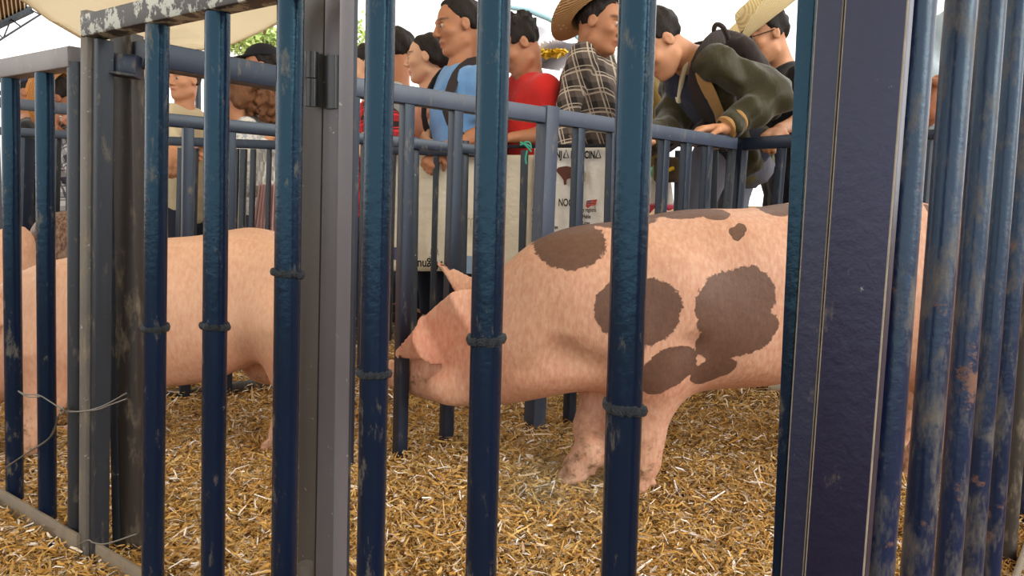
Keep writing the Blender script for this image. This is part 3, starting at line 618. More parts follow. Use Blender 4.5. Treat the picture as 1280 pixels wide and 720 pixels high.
# ------------------------------------------------------------------ people
def skin_mat(name, c, lip, hairc):
    m, nt, b = mat_new(name); g = nd(nt, 'ShaderNodeTexCoord').outputs['Object']; c = lin(c)
    def attr(n): return nd(nt, 'ShaderNodeAttribute', attribute_name=n).outputs['Fac']
    col = mixc(nt, noise(nt, g, 25, 4), tuple(x*.86 for x in c), tuple(min(1, x*1.12) for x in c))
    col = mixc(nt, attr('lip'), col, lin(lip)); col = mixc(nt, attr('brow'), col, lin(hairc))
    nt.links.new(col, b.inputs['Base Color']); b.inputs['Roughness'].default_value = .5; b.inputs['Specular IOR Level'].default_value = .35
    b.inputs['Subsurface Weight'].default_value = .05; b.inputs['Subsurface Radius'].default_value = (.01, .004, .002)
    bump(nt, b, noise(nt, g, 140, 3), .1, .004); return m
def hair_mat(name, c):
    m, nt, b = mat_new(name); g = nd(nt, 'ShaderNodeTexCoord').outputs['Object']; c = lin(c)
    n = noise(nt, g, 90, 5, .7, (1, 1, .3)); nt.links.new(mixc(nt, n, tuple(x*.4 for x in c), tuple(x*1.8 for x in c)), b.inputs['Base Color'])
    b.inputs['Roughness'].default_value = .55; b.inputs['Specular IOR Level'].default_value = .25; bump(nt, b, n, .8, .01); return m
def cloth(name, c, c2=None, rough=.85):
    m, nt, b = mat_new(name); g = nd(nt, 'ShaderNodeTexCoord').outputs['Object']; c = lin(c)
    col = mixc(nt, noise(nt, g, 8, 4), tuple(x*.8 for x in c), tuple(min(1, x*1.15) for x in c))
    if c2: col = mixc(nt, ramp(nt, noise(nt, g, 55, 3, .6), .52, .58), col, lin(c2))
    nt.links.new(col, b.inputs['Base Color']); b.inputs['Roughness'].default_value = rough; b.inputs['Specular IOR Level'].default_value = .2
    b.inputs['Sheen Weight'].default_value = .15
    bump(nt, b, math_(nt, 'ADD', noise(nt, g, 16, 3, .5, (1, 1, .5)), math_(nt, 'MULTIPLY', noise(nt, g, 260, 2), .15)), .5, .02); return m
def plaid(name, ca, cb, cl, s=26., rot=.5):
    m, nt, b = mat_new(name); g = nd(nt, 'ShaderNodeTexCoord').outputs['Object']
    mp = nd(nt, 'ShaderNodeMapping'); mp.inputs['Rotation'].default_value = (.25, .2, rot); nt.links.new(g, mp.inputs[0]); sx = nd(nt, 'ShaderNodeSeparateXYZ'); nt.links.new(mp.outputs[0], sx.inputs[0])
    def band(o, f, ph, w): return math_(nt, 'GREATER_THAN', math_(nt, 'SINE', math_(nt, 'ADD', math_(nt, 'MULTIPLY', o, f), ph)), w)
    u = sx.outputs[0]; v = sx.outputs[2]; dk = math_(nt, 'MULTIPLY', math_(nt, 'ADD', band(u, s*2, 0, .1), band(v, s*2, 0, .1)), .5)
    col = mixc(nt, dk, lin(ca), lin(cb)); ln = math_(nt, 'MAXIMUM', math_(nt, 'MAXIMUM', band(u, s*2, 2.2, .965), band(v, s*2, 2.2, .965)), math_(nt, 'MAXIMUM', band(u, s*2, .9, .985), band(v, s*2, .9, .985)))
    col = mixc(nt, math_(nt, 'MULTIPLY', ln, .8), col, lin(cl)); nt.links.new(col, b.inputs['Base Color']); b.inputs['Roughness'].default_value = .9
    bump(nt, b, noise(nt, g, 16, 3), .5, .02); return m
SK = {k: skin_mat('skin_'+k, c, l, '1d1512') for k, c, l in (('tan', 'c48e6c', 'a3604f'), ('brown', 'b07a5a', '8f5143'), ('light', 'd9ab8c', 'b86f62'), ('deep', '99654a', '74463a'))}
HAIR = hair_mat('black_hair', '1c1513'); CURL = hair_mat('curly_brown_hair', '69462e'); WHITE = plain('eye_white', 'b5a79b', .2, 0, 10, .6); IRIS = plain('iris', '20140e', .1, 0, 10, .8)
STRAWHAT = None
def straw_hat_mat(name, c, c2):
    m, nt, b = mat_new(name); g = nd(nt, 'ShaderNodeTexCoord').outputs['Object']
    w = nd(nt, 'ShaderNodeTexWave', wave_type='RINGS', rings_direction='Z', ins={'Scale': 38., 'Distortion': 1.5, 'Detail': 2}); nt.links.new(g, w.inputs[0])
    col = mixc(nt, w.outputs['Fac'], lin(c), lin(c2)); col = mixc(nt, ramp(nt, noise(nt, g, 45, 4, .7), .62, .66), col, lin('f1e6cc')); nt.links.new(col, b.inputs['Base Color'])
    b.inputs['Roughness'].default_value = .7; bump(nt, b, w.outputs['Fac'], .5, .006); return m
SH1 = straw_hat_mat('straw_hat_tan', '9c7448', 'b98f5c'); SH2 = straw_hat_mat('straw_hat_pale', 'cdb582', 'e3d2a4'); SH3 = straw_hat_mat('straw_hat_orange', 'b8763a', 'd39550')
DENIM = cloth('dark_denim', '2c3242'); GREYJ = cloth('grey_jeans', '6a6d7c'); SHOE = plain('shoe_leather', '3a2a22', .5)
def basis(yaw, pitch=0, roll=0):
    """rows: forward, left, up.  yaw in degrees (0=+X, 90=away, -90=to the viewer), pitch>0 looks down"""
    y, p, r = map(math.radians, (yaw, pitch, roll)); f = np.array([math.cos(y)*math.cos(p), math.sin(y)*math.cos(p), -math.sin(p)])
    l = np.array([-math.sin(y), math.cos(y), 0]); u = np.cross(f, l); l, u = l*math.cos(r)+u*math.sin(r), u*math.cos(r)-l*math.sin(r); return np.array([f, l, u])
def hand(s, w, d, n, side, k=1., curl=1., thumb=1):
    """wrist w, d towards the knuckles, n out of the palm, side=+1 thumb along cross(d,n)"""
    d = nrm(d); n = nrm(n-np.dot(n, d)*d); t = np.cross(d, n)*side; c = w+d*.045*k
    s.rc(w-d*.02*k, c, .026*k, .032*k, .01, flat=(n, .6)); s.rc(c-t*.02*k, c+d*.045*k-t*.02*k, .022*k, .02*k, .01, flat=(n, .75)); s.rc(c+t*.016*k, c+d*.045*k+t*.016*k, .023*k, .02*k, .01, flat=(n, .75))
    for i, (o, L) in enumerate(((.030, .068), (.010, .076), (-.011, .07), (-.031, .055))):
        p = c+d*.048*k+t*o*k; a = .45*curl+.05*i; sp = t*o*.25
        for j, (fr, r0, r1) in enumerate(((.45, .0118, .0108), (.32, .0108, .010), (.23, .010, .0085))):
            dd = nrm(d*math.cos(a)+n*math.sin(a)+sp*.6); q = p+dd*L*fr*k*1.05; s.rc(p, q, r0*k, r1*k, .004); p = q; a += .85*curl
    if thumb:
        p = w+d*.022*k+t*.028*k; q = p+nrm(d*.7+t*.75+n*.25)*.04*k; e = q+nrm(d*.85+t*.15+n*.5*curl)*.032*k; s.rc(p-t*.01, q, .016*k, .0125*k, .012); s.rc(q, e, .0118*k, .009*k, .006)
def person(label, skin, head, B, hs=1., hip=None, tyaw=None, sw=.185, hands=(None, None), elb=(None, None), hdir=(None, None), top=None, topmat=None, sleeve='short', pants=DENIM, hair='short', hairm=HAIR, hat=None, mouth=0, lowv=.03, fat=1., hem=.02, open_front=None, extra=None, face=True, grip=True, neck=None, vest=None, neckr=.051, step=(0, 0), curl=1.):
    head = np.asarray(head, float); f, l, u = B; k = hs
    if hdir[0] is not None and np.ndim(hdir[0]) == 1: hdir = (hdir, hdir)
    def H(a, b, c): return head+k*(a*f+b*l+c*u)
    tyaw = math.degrees(math.atan2(f[1], f[0])) if tyaw is None else tyaw
    nb = head+k*np.array([0, 0, -.172])-k*.02*np.array([math.cos(math.radians(tyaw)), math.sin(math.radians(tyaw)), 0]) if neck is None else np.asarray(neck, float)
    hip = np.array([nb[0], nb[1], nb[2]-.53]) if hip is None else np.asarray(hip, float)
    ax = nrm(nb-hip); fw = np.array([math.cos(math.radians(tyaw)), math.sin(math.radians(tyaw)), 0]); lf = np.array([-fw[1], fw[0], 0]); dep = np.cross(lf, ax)
    root = thing('person', [hip[0], hip[1], 0], label, 'person')
    SW = [nb-ax*.078+lf*sw, nb-ax*.078-lf*sw]
    def torso(s, g):
        Tt = [0, .14, .38, .62, .82, .93, 1.]
        s.loft(hip, nb, lf, [-.05]+Tt, [(.15+g)*fat]+[x*fat+g for x in (.158, .158, .145, .16, .165, .12, .062)], [(.1+g)*fat]+[x*fat+g for x in (.115, .118, .108, .118, .105, .08, .06)], k=.04)
        for q in (0, 1): s.rc(nb-ax*.05+lf*(.06 if q == 0 else -.06), SW[q], .045+g, .05+g, .05)
    legs_ = []
    gz0 = 0.
    for q in (1, -1):
        st_ = step[0] if q == 1 else step[1]; hj = hip+lf*.085*q-ax*.03+fw*st_*.5; ft = np.array([hip[0]+lf[0]*.10*q, hip[1]+lf[1]*.10*q, .075])+fw*st_; kn_ = (hj+ft)/2+fw*.03; legs_.append((hj, kn_, ft))
    arms = []
    for q in (0, 1):
        S0 = SW[q]; sg = 1 if q == 0 else -1; ha = hands[q]
        if ha is None: ha = S0-[0, 0, .50]+lf*sg*.05+fw*.06
        ha = np.asarray(ha, float); dv_ = ha-S0; D = np.linalg.norm(dv_); a1, a2 = .285*max(1, D/.53), .25*max(1, D/.53)
        if elb[q] is not None: E = np.asarray(elb[q], float)
        else:
            t = (a1*a1-a2*a2+D*D)/(2*D); h_ = math.sqrt(max(1e-5, a1*a1-t*t)); hint = lf*sg*.5-np.array([0, 0, 1.])-fw*.3; hd = hint-np.dot(hint, dv_)/D**2*dv_; E = S0+dv_/D*t+nrm(hd)*h_
        arms.append((S0, E, ha))
    # body: head, neck, arms, hands and legs as one surface
    s = SDF()
    s.ell(H(-.012, 0, .03), np.array([.098, .076, .088])*k, B, .02); s.ell(H(.028, 0, -.04), np.array([.062, .060, .078])*k, B, .03)
    s.rc(H(.06, 0, -.092), H(.07, 0, -.098), .026*k, .022*k, .02); s.rc(H(.0, .048, -.07), H(.05, .02, -.098), .022*k, .02*k, .025); s.rc(H(.0, -.048, -.07), H(.05, -.02, -.098), .022*k, .02*k, .025)
    s.rc(H(-.032, 0, -.05), nb-ax*.02, neckr*k, (neckr+.01)*k, .018)
    if face:
        s.rc(H(.078, .034, .028), H(.084, -.0, .026), .014*k, .012*k, .012); s.rc(H(.078, -.034, .028), H(.084, .0, .026), .014*k, .012*k, .012)
        for q in (-1, 1):
            s.ell(H(.094, .033*q, .006), np.array([.018, .02, .013])*k, B, .01, 's'); s.ell(H(.06, .042*q, -.02), np.array([.024, .022, .02])*k, B, .02)
            s.ell(H(.074, .0325*q, .005), np.array([.0150, .0165, .0115])*k, B, .003)
        s.rc(H(.088, 0, .016), H(.108, 0, -.022), .009*k, .0135*k, .008)
        for q in (-1, 1): s.ell(H(.098, .013*q, -.03), np.array([.012, .009, .009])*k, B, .006)
        s.rc(H(.082, .02, -.06), H(.09, 0, -.057), .006*k, .009*k, .006); s.rc(H(.082, -.02, -.06), H(.09, 0, -.057), .006*k, .009*k, .006)
        s.rc(H(.08, .018, -.072), H(.087, 0, -.073), .006*k, .010*k, .006); s.rc(H(.08, -.018, -.072), H(.087, 0, -.073), .006*k, .010*k, .006)
        s.rc(H(.098, .022, -.065), H(.098, -.022, -.065), .003*k+mouth*.006, .003*k+mouth*.006, .003, 's')
    for q in (-1, 1):
        Be = basis(math.degrees(math.atan2(f[1], f[0])), 0, 0); s.ell(H(-.008, .078*q, -.002), np.array([.019, .009, .030])*k, B, .008); s.ell(H(-.001, .087*q, .002), np.array([.009, .006, .016])*k, B, .004, 's')
    fine = [(H(0, 0, 0)-.125*k, H(0, 0, 0)+.125*k)]
    torso(s, -.012)
    for q, (S0, E, ha) in enumerate(arms):
        s.rc(S0, E, .043, .036, .03); s.rc(E, E*.7+ha*.3, .036, .037, .02); s.rc(E*.7+ha*.3, ha, .037, .025, .02)
        if hands[q] is not None and grip:
            dd = hdir[q] if hdir[q] is not None else (nrm(ha-E)*.6+[0, 0, -.5], np.array([0, 0, -1.])*.5-fw*.5)
            hand(s, ha, np.asarray(dd[0], float), np.asarray(dd[1], float), 1 if q == 0 else -1, .98, curl)
            c_ = ha+nrm(np.asarray(dd[0], float))*.07; fine.append((c_-.085, c_+.085))
        else: s.rc(ha, ha+nrm(ha-E)*.11, .03, .02, .02, flat=(lf, .6))
    for hj, kn_, ft in legs_: s.rc(hj, kn_, .07, .05, .03); s.rc(kn_, ft, .05, .035, .02); s.rc(ft+[0, 0, -.03], ft+fw*.13+[0, 0, -.045], .035, .028, .02)
    V, Q = s.mesh(lowv, fine, .0062)
    L = (V-head)@B.T/k
    lip = np.exp(-(((L[:, 2]+.066)/.0085)**4+(L[:, 1]/.024)**4))*(L[:, 0] > .07); brow = np.zeros(len(V))
    for q in (-1, 1): brow = np.maximum(brow, np.exp(-(((L[:, 2]-.033+.12*abs(L[:, 1]*q-.034))/.0055)**4+((L[:, 1]-.036*q)/.02)**4))*(L[:, 0] > .055))
    body = obj('body', V, Q, SK[skin], root, attrs={'lip': lip if face else lip*0, 'brow': brow*.85 if face else brow*0})
    if face:
        for q in (-1, 1):
            mb = MB(); 
            for c_, r_, nn_ in ((H(.0795, .0325*q, .005), .0118, 0),):
                P = [[c_+k*r_*(math.cos(a)*f+math.sin(a)*(math.cos(b_)*l+math.sin(b_)*u)) for b_ in np.linspace(0, 2*math.pi, 13)] for a in np.linspace(0, math.pi, 9)]; mb.grid(np.array(P))
            e = mb.build('eye', WHITE, root); mb = MB(); P = [[H(.0795, .0325*q, .005)+k*.0121*(math.cos(a)*f+math.sin(a)*(math.cos(b_)*l+math.sin(b_)*u)) for b_ in np.linspace(0, 2*math.pi, 13)] for a in np.linspace(0, .55, 4)]
            mb.grid(np.array(P)).build('iris', IRIS, e)
    # hair
    if hair:
        s = SDF(); pl = nrm((.86, 0, -.51)); s.ell(H(-.018, 0, .036), np.array([.101, .084, .092])*k, B, .015, cut=[(pl, (.036 if hair != 'low' else .05)*k), ((0, 0, -1), .075*k), ((.35, 0, -.94), .048*k)])
        if hair == 'messy':
            r_ = np.random.default_rng(3)
            for i in range(26):
                d = nrm(r_.normal(size=3)*[1, 1, .5]+[-.1, 0, .8]); p = H(-.018+d[0]*.09, d[1]*.075, .04+d[2]*.085); s.rc(p, p+k*(d@B)*.025, .02*k, .008*k, .01)
        if hair in ('bun', 'pony'): s.rc(H(-.10, 0, .02), H(-.135, 0, -.03), .04*k, .03*k, .02); s.rc(H(-.06, .05, -.02), H(-.10, 0, -.01), .03*k, .04*k, .03); s.rc(H(-.06, -.05, -.02), H(-.10, 0, -.01), .03*k, .04*k, .03)
        if hair == 'pony': s.rc(H(-.12, 0, -.03), H(-.12, 0, -.2), .035*k, .02*k, .02)
        if hair == 'curly':
            r_ = np.random.default_rng(11)
            ra_, rb_ = H(-.05, 0, .05), nb+lf*.03-fw*.14+[.09, -.02, -.03]
            s.rc(ra_, rb_, .085, .05, .02); s.rc(H(-.04, .03, .04), H(-.02, .07, -.05), .06, .05, .02)
            for i in range(330):
                t = r_.random(); p = ra_*(1-t)+rb_*t+(lambda d: d/np.linalg.norm(d)*(.105-.045*t))(r_.normal(size=3)); s.ell(p, np.full(3, .008+.012*r_.random()), None, .007)
        V, Q = s.mesh(.008 if hair == 'curly' else .011, warp=wob(.004, 60)); obj('hair', V, Q, hairm, root)
    # clothes
    if topmat is not None:
        s = SDF(); torso(s, .008); s.rc(hip-ax*hem*0, hip-ax*(.06+hem), .15*fat, .15*fat, .03, cut=True, flat=(dep, .78))
        if open_front:
            fr_ = dep if np.dot(dep, [0, 0, -1]) > 0 else -dep; s.loft(hip+fr_*.165-ax*.2, nb+fr_*.165+ax*.1, lf, [0, .3, .7, 1], [.18, .18, .18, .12], [.10, .10, .10, .12], k=.012, op='s')
        for q, (S0, E, ha) in enumerate(arms):
            if sleeve == 'short': s.rc(S0, S0+(E-S0)*.72, .054, .062, .04, cut=True)
            elif sleeve: 
                s.rc(S0, E, .060, .052, .03); s.rc(E, ha-nrm(ha-E)*.02, .053, .042, .02, cut=True)
                if sleeve == 'jacket': s.rc(S0, E, .07, .066, .03); s.rc(E, ha-nrm(ha-E)*.06, .066, .055, .02)
        if sleeve == 'jacket': s.p = [p_ for i_, p_ in enumerate(s.p) if i_ != 3]
        V, Q = s.mesh(.012, warp=wob(.010 if sleeve == 'jacket' else .006, 30 if sleeve == 'jacket' else 22, hip[0]*9)); obj(top or 'shirt', V, Q, topmat, root)
    s = SDF(); s.loft(hip-ax*.1, hip+ax*.06, lf, [0, 1.], [.16*fat, .158*fat], [.118*fat, .115*fat], k=.04)
    for hj, kn_, ft in legs_: s.rc(hj, kn_, .088, .066, .03); s.rc(kn_, ft+[0, 0, .0], .066, .055, .02, cut=True)
    V, Q = s.mesh(.024, warp=wob(.005, 20)); obj('trousers', V, Q, pants, root)
    for hj, kn_, ft in legs_:
        s = SDF(); s.rc(ft+[0, 0, -.035]-fw*.03, ft+fw*.15+[0, 0, -.045], .042, .034, .02); V, Q = s.mesh(.016); V[:, 2] = np.maximum(V[:, 2], -.005); obj('shoe', V, Q, SHOE, root)
    ctx = dict(H=H, B=B, nb=nb, hip=hip, ax=ax, fw=fw, lf=lf, dep=dep, root=root, SW=SW, arms=arms, k=k)
    if hat: hat(ctx)
    return ctx
def cowboy(m, tilt=8, yaw=0, R=.185, curl=.065, band='5b4632', off=(-.012, 0, .058), roll=0):
    def fn(c):
        f, l, u = c['B']; t = math.radians(tilt); f2 = f*math.cos(t)-u*math.sin(t); u2 = u*math.cos(t)+f*math.sin(t); r = math.radians(roll); l2 = l*math.cos(r)+u2*math.sin(r); u2 = u2*math.cos(r)-l*math.sin(r); o = c['H'](*off); k = c['k']
        P = []
        prof = [(.03, .118), (.055, .122), (.075, .115), (.086, .095), (.094, .05), (.100, .004), (.102, 0.), (.12, .001), (.15, .006), (R, .012), (R+.004, .009), (R, .005), (.15, -.001), (.105, -.006)]
        for rr, zz in [(0.001, .108)]+prof:
            row = []
            for a in np.linspace(0, 2*math.pi, 49):
                x, y = rr*math.cos(a)*1.12, rr*math.sin(a)*.98; z = zz
                if rr > .103: e = (rr-.1)/.085; z += curl*e*e*(math.sin(a)**2)-.022*e*(math.cos(a)**2)*(1 if math.cos(a) > 0 else .3)
                elif zz > .06: z -= .028*math.exp(-(y/.028)**2)*(1 if zz > .1 else .4); y *= .92 if x < 0 else .84
                row.append(o+k*(x*f2+y*l2+z*u2))
            P.append(row)
        h = MB().grid(np.array(P)).build('straw_hat', m, c['root'])
        P = [[o+k*(rr*math.cos(a)*1.12*f2+rr*math.sin(a)*.98*l2+zz*u2) for a in np.linspace(0, 2*math.pi, 49)] for rr, zz in ((.1025, .004), (.104, .008), (.103, .028), (.098, .032))]
        MB().grid(np.array(P)).build('hat_band', plain('hat_band', band, .8), h)
    return fn
def cap(m, back=False, brimm=None):
    def fn(c):
        H, k = c['H'], c['k']; f, l, u = c['B']; sg = -1 if back else 1; s = SDF(); s.ell(H(-.012, 0, .045), np.array([.108, .09, .092])*k, c['B'], cut=[((0, 0, -1), -.01*k)])
        for t in np.linspace(-1, 1, 7): s.rc(H(.07*sg, .055*t, .062), H((.165-.03*t*t)*sg, .05*t, .052), .008*k, .006*k, .012)
        V, Q = s.mesh(.0085); obj('cap', V, Q, m, c['root'])
    return fn
def strap(c, pts, w, m, name='backpack_strap'):
    pts = [np.asarray(p, float) for p in pts]; mb = MB(); P = []
    for i, p in enumerate(pts):
        t = nrm(pts[min(i+1, len(pts)-1)]-pts[max(i-1, 0)]); n = nrm(p-(c['hip']+c['ax']*np.dot(p-c['hip'], c['ax']))); sd_ = nrm(np.cross(t, n)); P.append([p+sd_*a*w+n*b_ for a, b_ in ((-.5, -.004), (-.5, .004), (0, .007), (.5, .004), (.5, -.004), (-.5, -.004))])
    return mb.grid(np.array(P)).build(name, m, c['root'])
def curve(pts, n=14):
    pts = np.array(pts, float); t = np.linspace(0, len(pts)-1, n); out = []
    for q in t:
        i = min(int(q), len(pts)-2); p0 = pts[max(i-1, 0)]; p1, p2 = pts[i], pts[i+1]; p3 = pts[min(i+2, len(pts)-1)]; s_ = q-i
        out.append(.5*((2*p1)+(-p0+p2)*s_+(2*p0-5*p1+4*p2-p3)*s_*s_+(-p0+3*p1-3*p2+p3)*s_**3))
    return out
BPACK = cloth('backpack_dark', '332b2b')
# man in blue
c = person('man in a sky blue t-shirt with dark backpack straps looking down', 'brown', at(573, 33, 3.55), basis(-158, 12), 1.07, tyaw=-150, hands=(at(553, 186, 3.38), None), elb=(at(612, 165, 3.42), None),
    curl=1.65, hdir=((-.5, -.25, -.6), (.25, .8, -.25)), topmat=cloth('blue_tshirt', '6f9fd6'), hem=.02, fat=1.06, hair='short', sw=.19)
fwd, lf = c['fw'], c['lf']; S0 = c['SW']
for q, sg in ((0, 1), (1, -1)):
    b0 = c['nb']+lf*sg*.115; strap(c, curve([b0-fwd*.10-[0, 0, .10], b0-fwd*.03+[0, 0, .012], b0+fwd*.06-[0, 0, .03], b0+lf*sg*.015+fwd*.118-[0, 0, .13], b0+lf*sg*.02+fwd*.13-[0, 0, .24], b0+lf*sg*.05+fwd*.06-[0, 0, .36]]), .045, BPACK)
s = SDF(); bc = c['nb']-fwd*.19-[0, 0, .24]; s.loft(bc-[0, 0, .2], bc+[0, 0, .2], lf, [0, .1, .5, .9, 1], [.12, .14, .15, .13, .08], [.05, .075, .085, .07, .04]); V, Q = s.mesh(.02); obj('backpack', V, Q, BPACK, c['root'])
# man in red
person('man in a red t-shirt with spiky black hair bending his head', 'brown', at(647, 57, 3.5), basis(-165, 34), 1.04, tyaw=-155, neck=at(661, 95, 3.55), hip=at(660, 232, 3.62), hands=(at(640, 172, 3.36), at(622, 176, 3.4)), elb=(at(688, 168, 3.45), at(640, 168, 3.75)),
    hdir=((-.9, -.1, -.15), (0, .1, -1)), topmat=cloth('red_tshirt', 'd42f2c'), hair='messy', fat=1.0)
# woman in profile
person('woman with tied back black hair in profile beside the man in blue', 'light', at(533, 73, 3.95), basis(178, 6), 1.0, tyaw=-160, topmat=cloth('peach_top', 'd9a791'), hair='bun', sleeve='short', sw=.155, fat=.9, neckr=.041, hands=(at(532, 172, 3.62), None), elb=(at(548, 150, 3.8), None))
# bearded man in grey with head turned away
c = person('bearded man in a pale grey t-shirt facing left behind the blue pipe', 'brown', at(492, 66, 4.3), basis(160, 8), 1.1, tyaw=170, topmat=cloth('grey_tshirt', 'a9b2b4'), sw=.18, hands=(None, None))
s = SDF(); s.ell(c['H'](.045, 0, -.088), np.array([.045, .058, .035]), c['B'], cut=[((0, 0, 1), .015)]); V, Q = s.mesh(.009, warp=wob(.003, 80)); obj('beard', V, Q, HAIR, c['root'])
# red plaid
person('person in a red and black plaid shirt mostly behind the blue pipe', 'light', at(463, 86, 3.65), basis(175, 14), .98, tyaw=-150, topmat=plaid('red_plaid', 'c4202c', '2a1214', 'e0303c', 40), sleeve='long', hands=(at(478, 168, 3.42), at(455, 172, 3.42)), sw=.18, fat=1.05)
# cowboy hat, plaid
person('man in a straw cowboy hat and brown plaid shirt turned to the right', 'brown', at(750, 30, 3.4), basis(-25, 12), 1.05, tyaw=-20, neck=at(739, 60, 3.45), hip=at(733, 230, 3.72), topmat=plaid('brown_plaid', '6a5e58', '2a2624', 'cfc0ae', 46, .3), sleeve='long', hands=(None, at(722, 196, 3.3)), elb=(None, at(705, 165, 3.35)), hat=cowboy(SH1, -44, R=.18, curl=.04, roll=-6, off=(-.035, 0, .05)), fat=1.06)
# black hair behind the pipe
c = person('person with black hair and a mustard strap hidden behind the thick pipe', 'light', at(787, 36, 4.0), basis(-170, 30), 1.1, tyaw=-160, topmat=cloth('mustard_top', '8a7440'), hair='low', sleeve='long', sw=.16, fat=.9)
# man in black with cowboy hat
c = person('man in a pale straw cowboy hat and black t-shirt at the back right', 'tan', at(957, 45, 3.5), basis(-170, 18), 1.02, tyaw=-175, neck=at(977, 84, 3.55), hip=at(990, 235, 3.6), topmat=cloth('black_tshirt', '1e2026'), hat=cowboy(SH2, 20, R=.2, curl=.05, roll=8), hands=(at(975, 162, 3.05), None), elb=(at(1005, 150, 3.35), None), hdir=((-.55, -.6, -.35), (-.1, .2, -1)), fat=1.0, pants=BLACK)
s = c; fr = plain('glasses_frame', '26262a', .3); H = c['H']
gl = MB()
for q in (-1, 1): gl.tube([H(.098, q*.034+.024*math.cos(a), .005+.018*math.sin(a)) for a in np.linspace(0, 2*math.pi, 17)], .0022, 6).tube([H(.096, q*.058, .01), H(.0, q*.083, .012)], .0022, 6)
gl.build('glasses', fr, c['root'])
# bent man in bomber jacket
JACK = cloth('olive_jacket', '35321f', None, .45); LINING = cloth('tan_lining', 'a98250')
hd = at(822, 54, 3.02); nk = at(862, 72, 3.10); hp_ = at(918, 190, 3.40)
c = person('man in an olive bomber jacket bending over the rail with one hand on it', 'tan', hd, basis(-165, 48, 0), 1.06, neck=nk, hip=hp_, tyaw=-172, sw=.195, hands=(at(906, 161, 2.80), at(806, 178, 2.86)), elb=(at(972, 118, 2.92), at(838, 160, 3.2)), hdir=((-.95, -.12, -.06), (-.1, -.05, -1)),
    top='bomber_jacket', topmat=JACK, sleeve='jacket', pants=GREYJ, fat=1.12, hair='short', open_front=True, step=(.3, -.08))
ax, fwd, lf, dep = c['ax'], c['fw'], c['lf'], c['dep']; fr_ = dep if np.dot(dep, [0, 0, -1]) > 0 else -dep
NAVY = cloth('navy_sweater', '25283a'); CREAM = cloth('cream_trim', 'd9cfae')
s = SDF(); s.loft(hp_, nk, lf, [0, .14, .38, .62, .82, .93, 1.], [.18, .18, .166, .182, .186, .13, .07], [.134, .137, .126, .137, .123, .09, .062], k=.03); V, Q = s.mesh(.014, warp=wob(.004, 22)); sw_ = obj('sweater', V, Q, NAVY, c['root'])
def fpt(t, x, d): p = hp_+(nk-hp_)*t; return p+lf*x+fr_*d
for x in (1, -1):
    MB().tube(curve([fpt(1.0, .06*x, .045), fpt(.93, .05*x, .092), fpt(.76, 0, .142)]), .011, 8).build('collar_trim', CREAM, sw_)
    pan = curve([fpt(1.03, .075*x, .0), fpt(.93, .12*x, .065), fpt(.7, .17*x, .085), fpt(.4, .165*x, .09), fpt(.1, .17*x, .09)], 20); P = []
    for i, p in enumerate(pan): P.append([p+lf*x*a+fr_*b_ for a, b_ in ((.05, -.02), (.02, .006), (-.012, .012), (-.02, .0), (.0, -.012))])
    MB().grid(np.array(P)).build('jacket_lining', LINING, c['root'])
S0, E, ha = c['arms'][0]; d = nrm(ha-E); 
for j, (mm, o0) in enumerate(((JACK, .095), (LINING, .076), (JACK, .062), (LINING, .047), (JACK, .033), (LINING, .018))): MB().tube([ha-d*o0, ha-d*(o0-.008), ha-d*(o0-.016)], [.044, .047, .044], 20).build('cuff', mm, c['root'])
s = SDF(); s.rc(hp_-ax*.075, hp_-ax*.02, .178, .176, .02, cut=True, cut0=True, flat=(dep, .8)); V, Q = s.mesh(.016); obj('waistband', V, Q, cloth('khaki_rib', '6d684a'), c['root'])
# his backpack
bc = nk-ax*.26-fr_*.215
s = SDF(); s.loft(bc-ax*.20, bc+ax*.22, lf, [0, .08, .5, .9, 1], [.12, .14, .15, .13, .09], [.04, .07, .08, .06, .035]); V, Q = s.mesh(.016, warp=wob(.004, 20)); bk = obj('backpack', V, Q, BPACK, c['root'])
b0 = bc+ax*.21+fr_*.03
MB().tube(curve([b0+lf*.05, b0+lf*.045+ax*.06, b0+ax*.085, b0-lf*.045+ax*.06, b0-lf*.05]), .010, 8).build('handle', BPACK, bk)
for x in (1, -1): strap(c, curve([nk-ax*.02-fr_*.14+lf*x*.09, nk+ax*.01-fr_*.06+lf*x*.12, nk-ax*.03+fr_*.05+lf*x*.135, nk-ax*.14+fr_*.115+lf*x*.14, nk-ax*.28+fr_*.10+lf*x*.16, nk-ax*.36+lf*x*.185-fr_*.02]), .055, BPACK)
# right hand edge person
person('person in a pale blue shirt glimpsed between the right hand pipes', 'deep', at(1218, -52, 2.75), basis(-140, 12), 1.0, tyaw=-130, topmat=cloth('pale_blue_shirt', 'a9bccb'), sleeve='long', hands=(None, at(1162, 142, 2.22)), elb=(None, at(1186, 158, 2.5)), hdir=(None, (np.array([-.2, -.5, .75]), np.array([.3, -.6, -.4]))), fat=1.1)
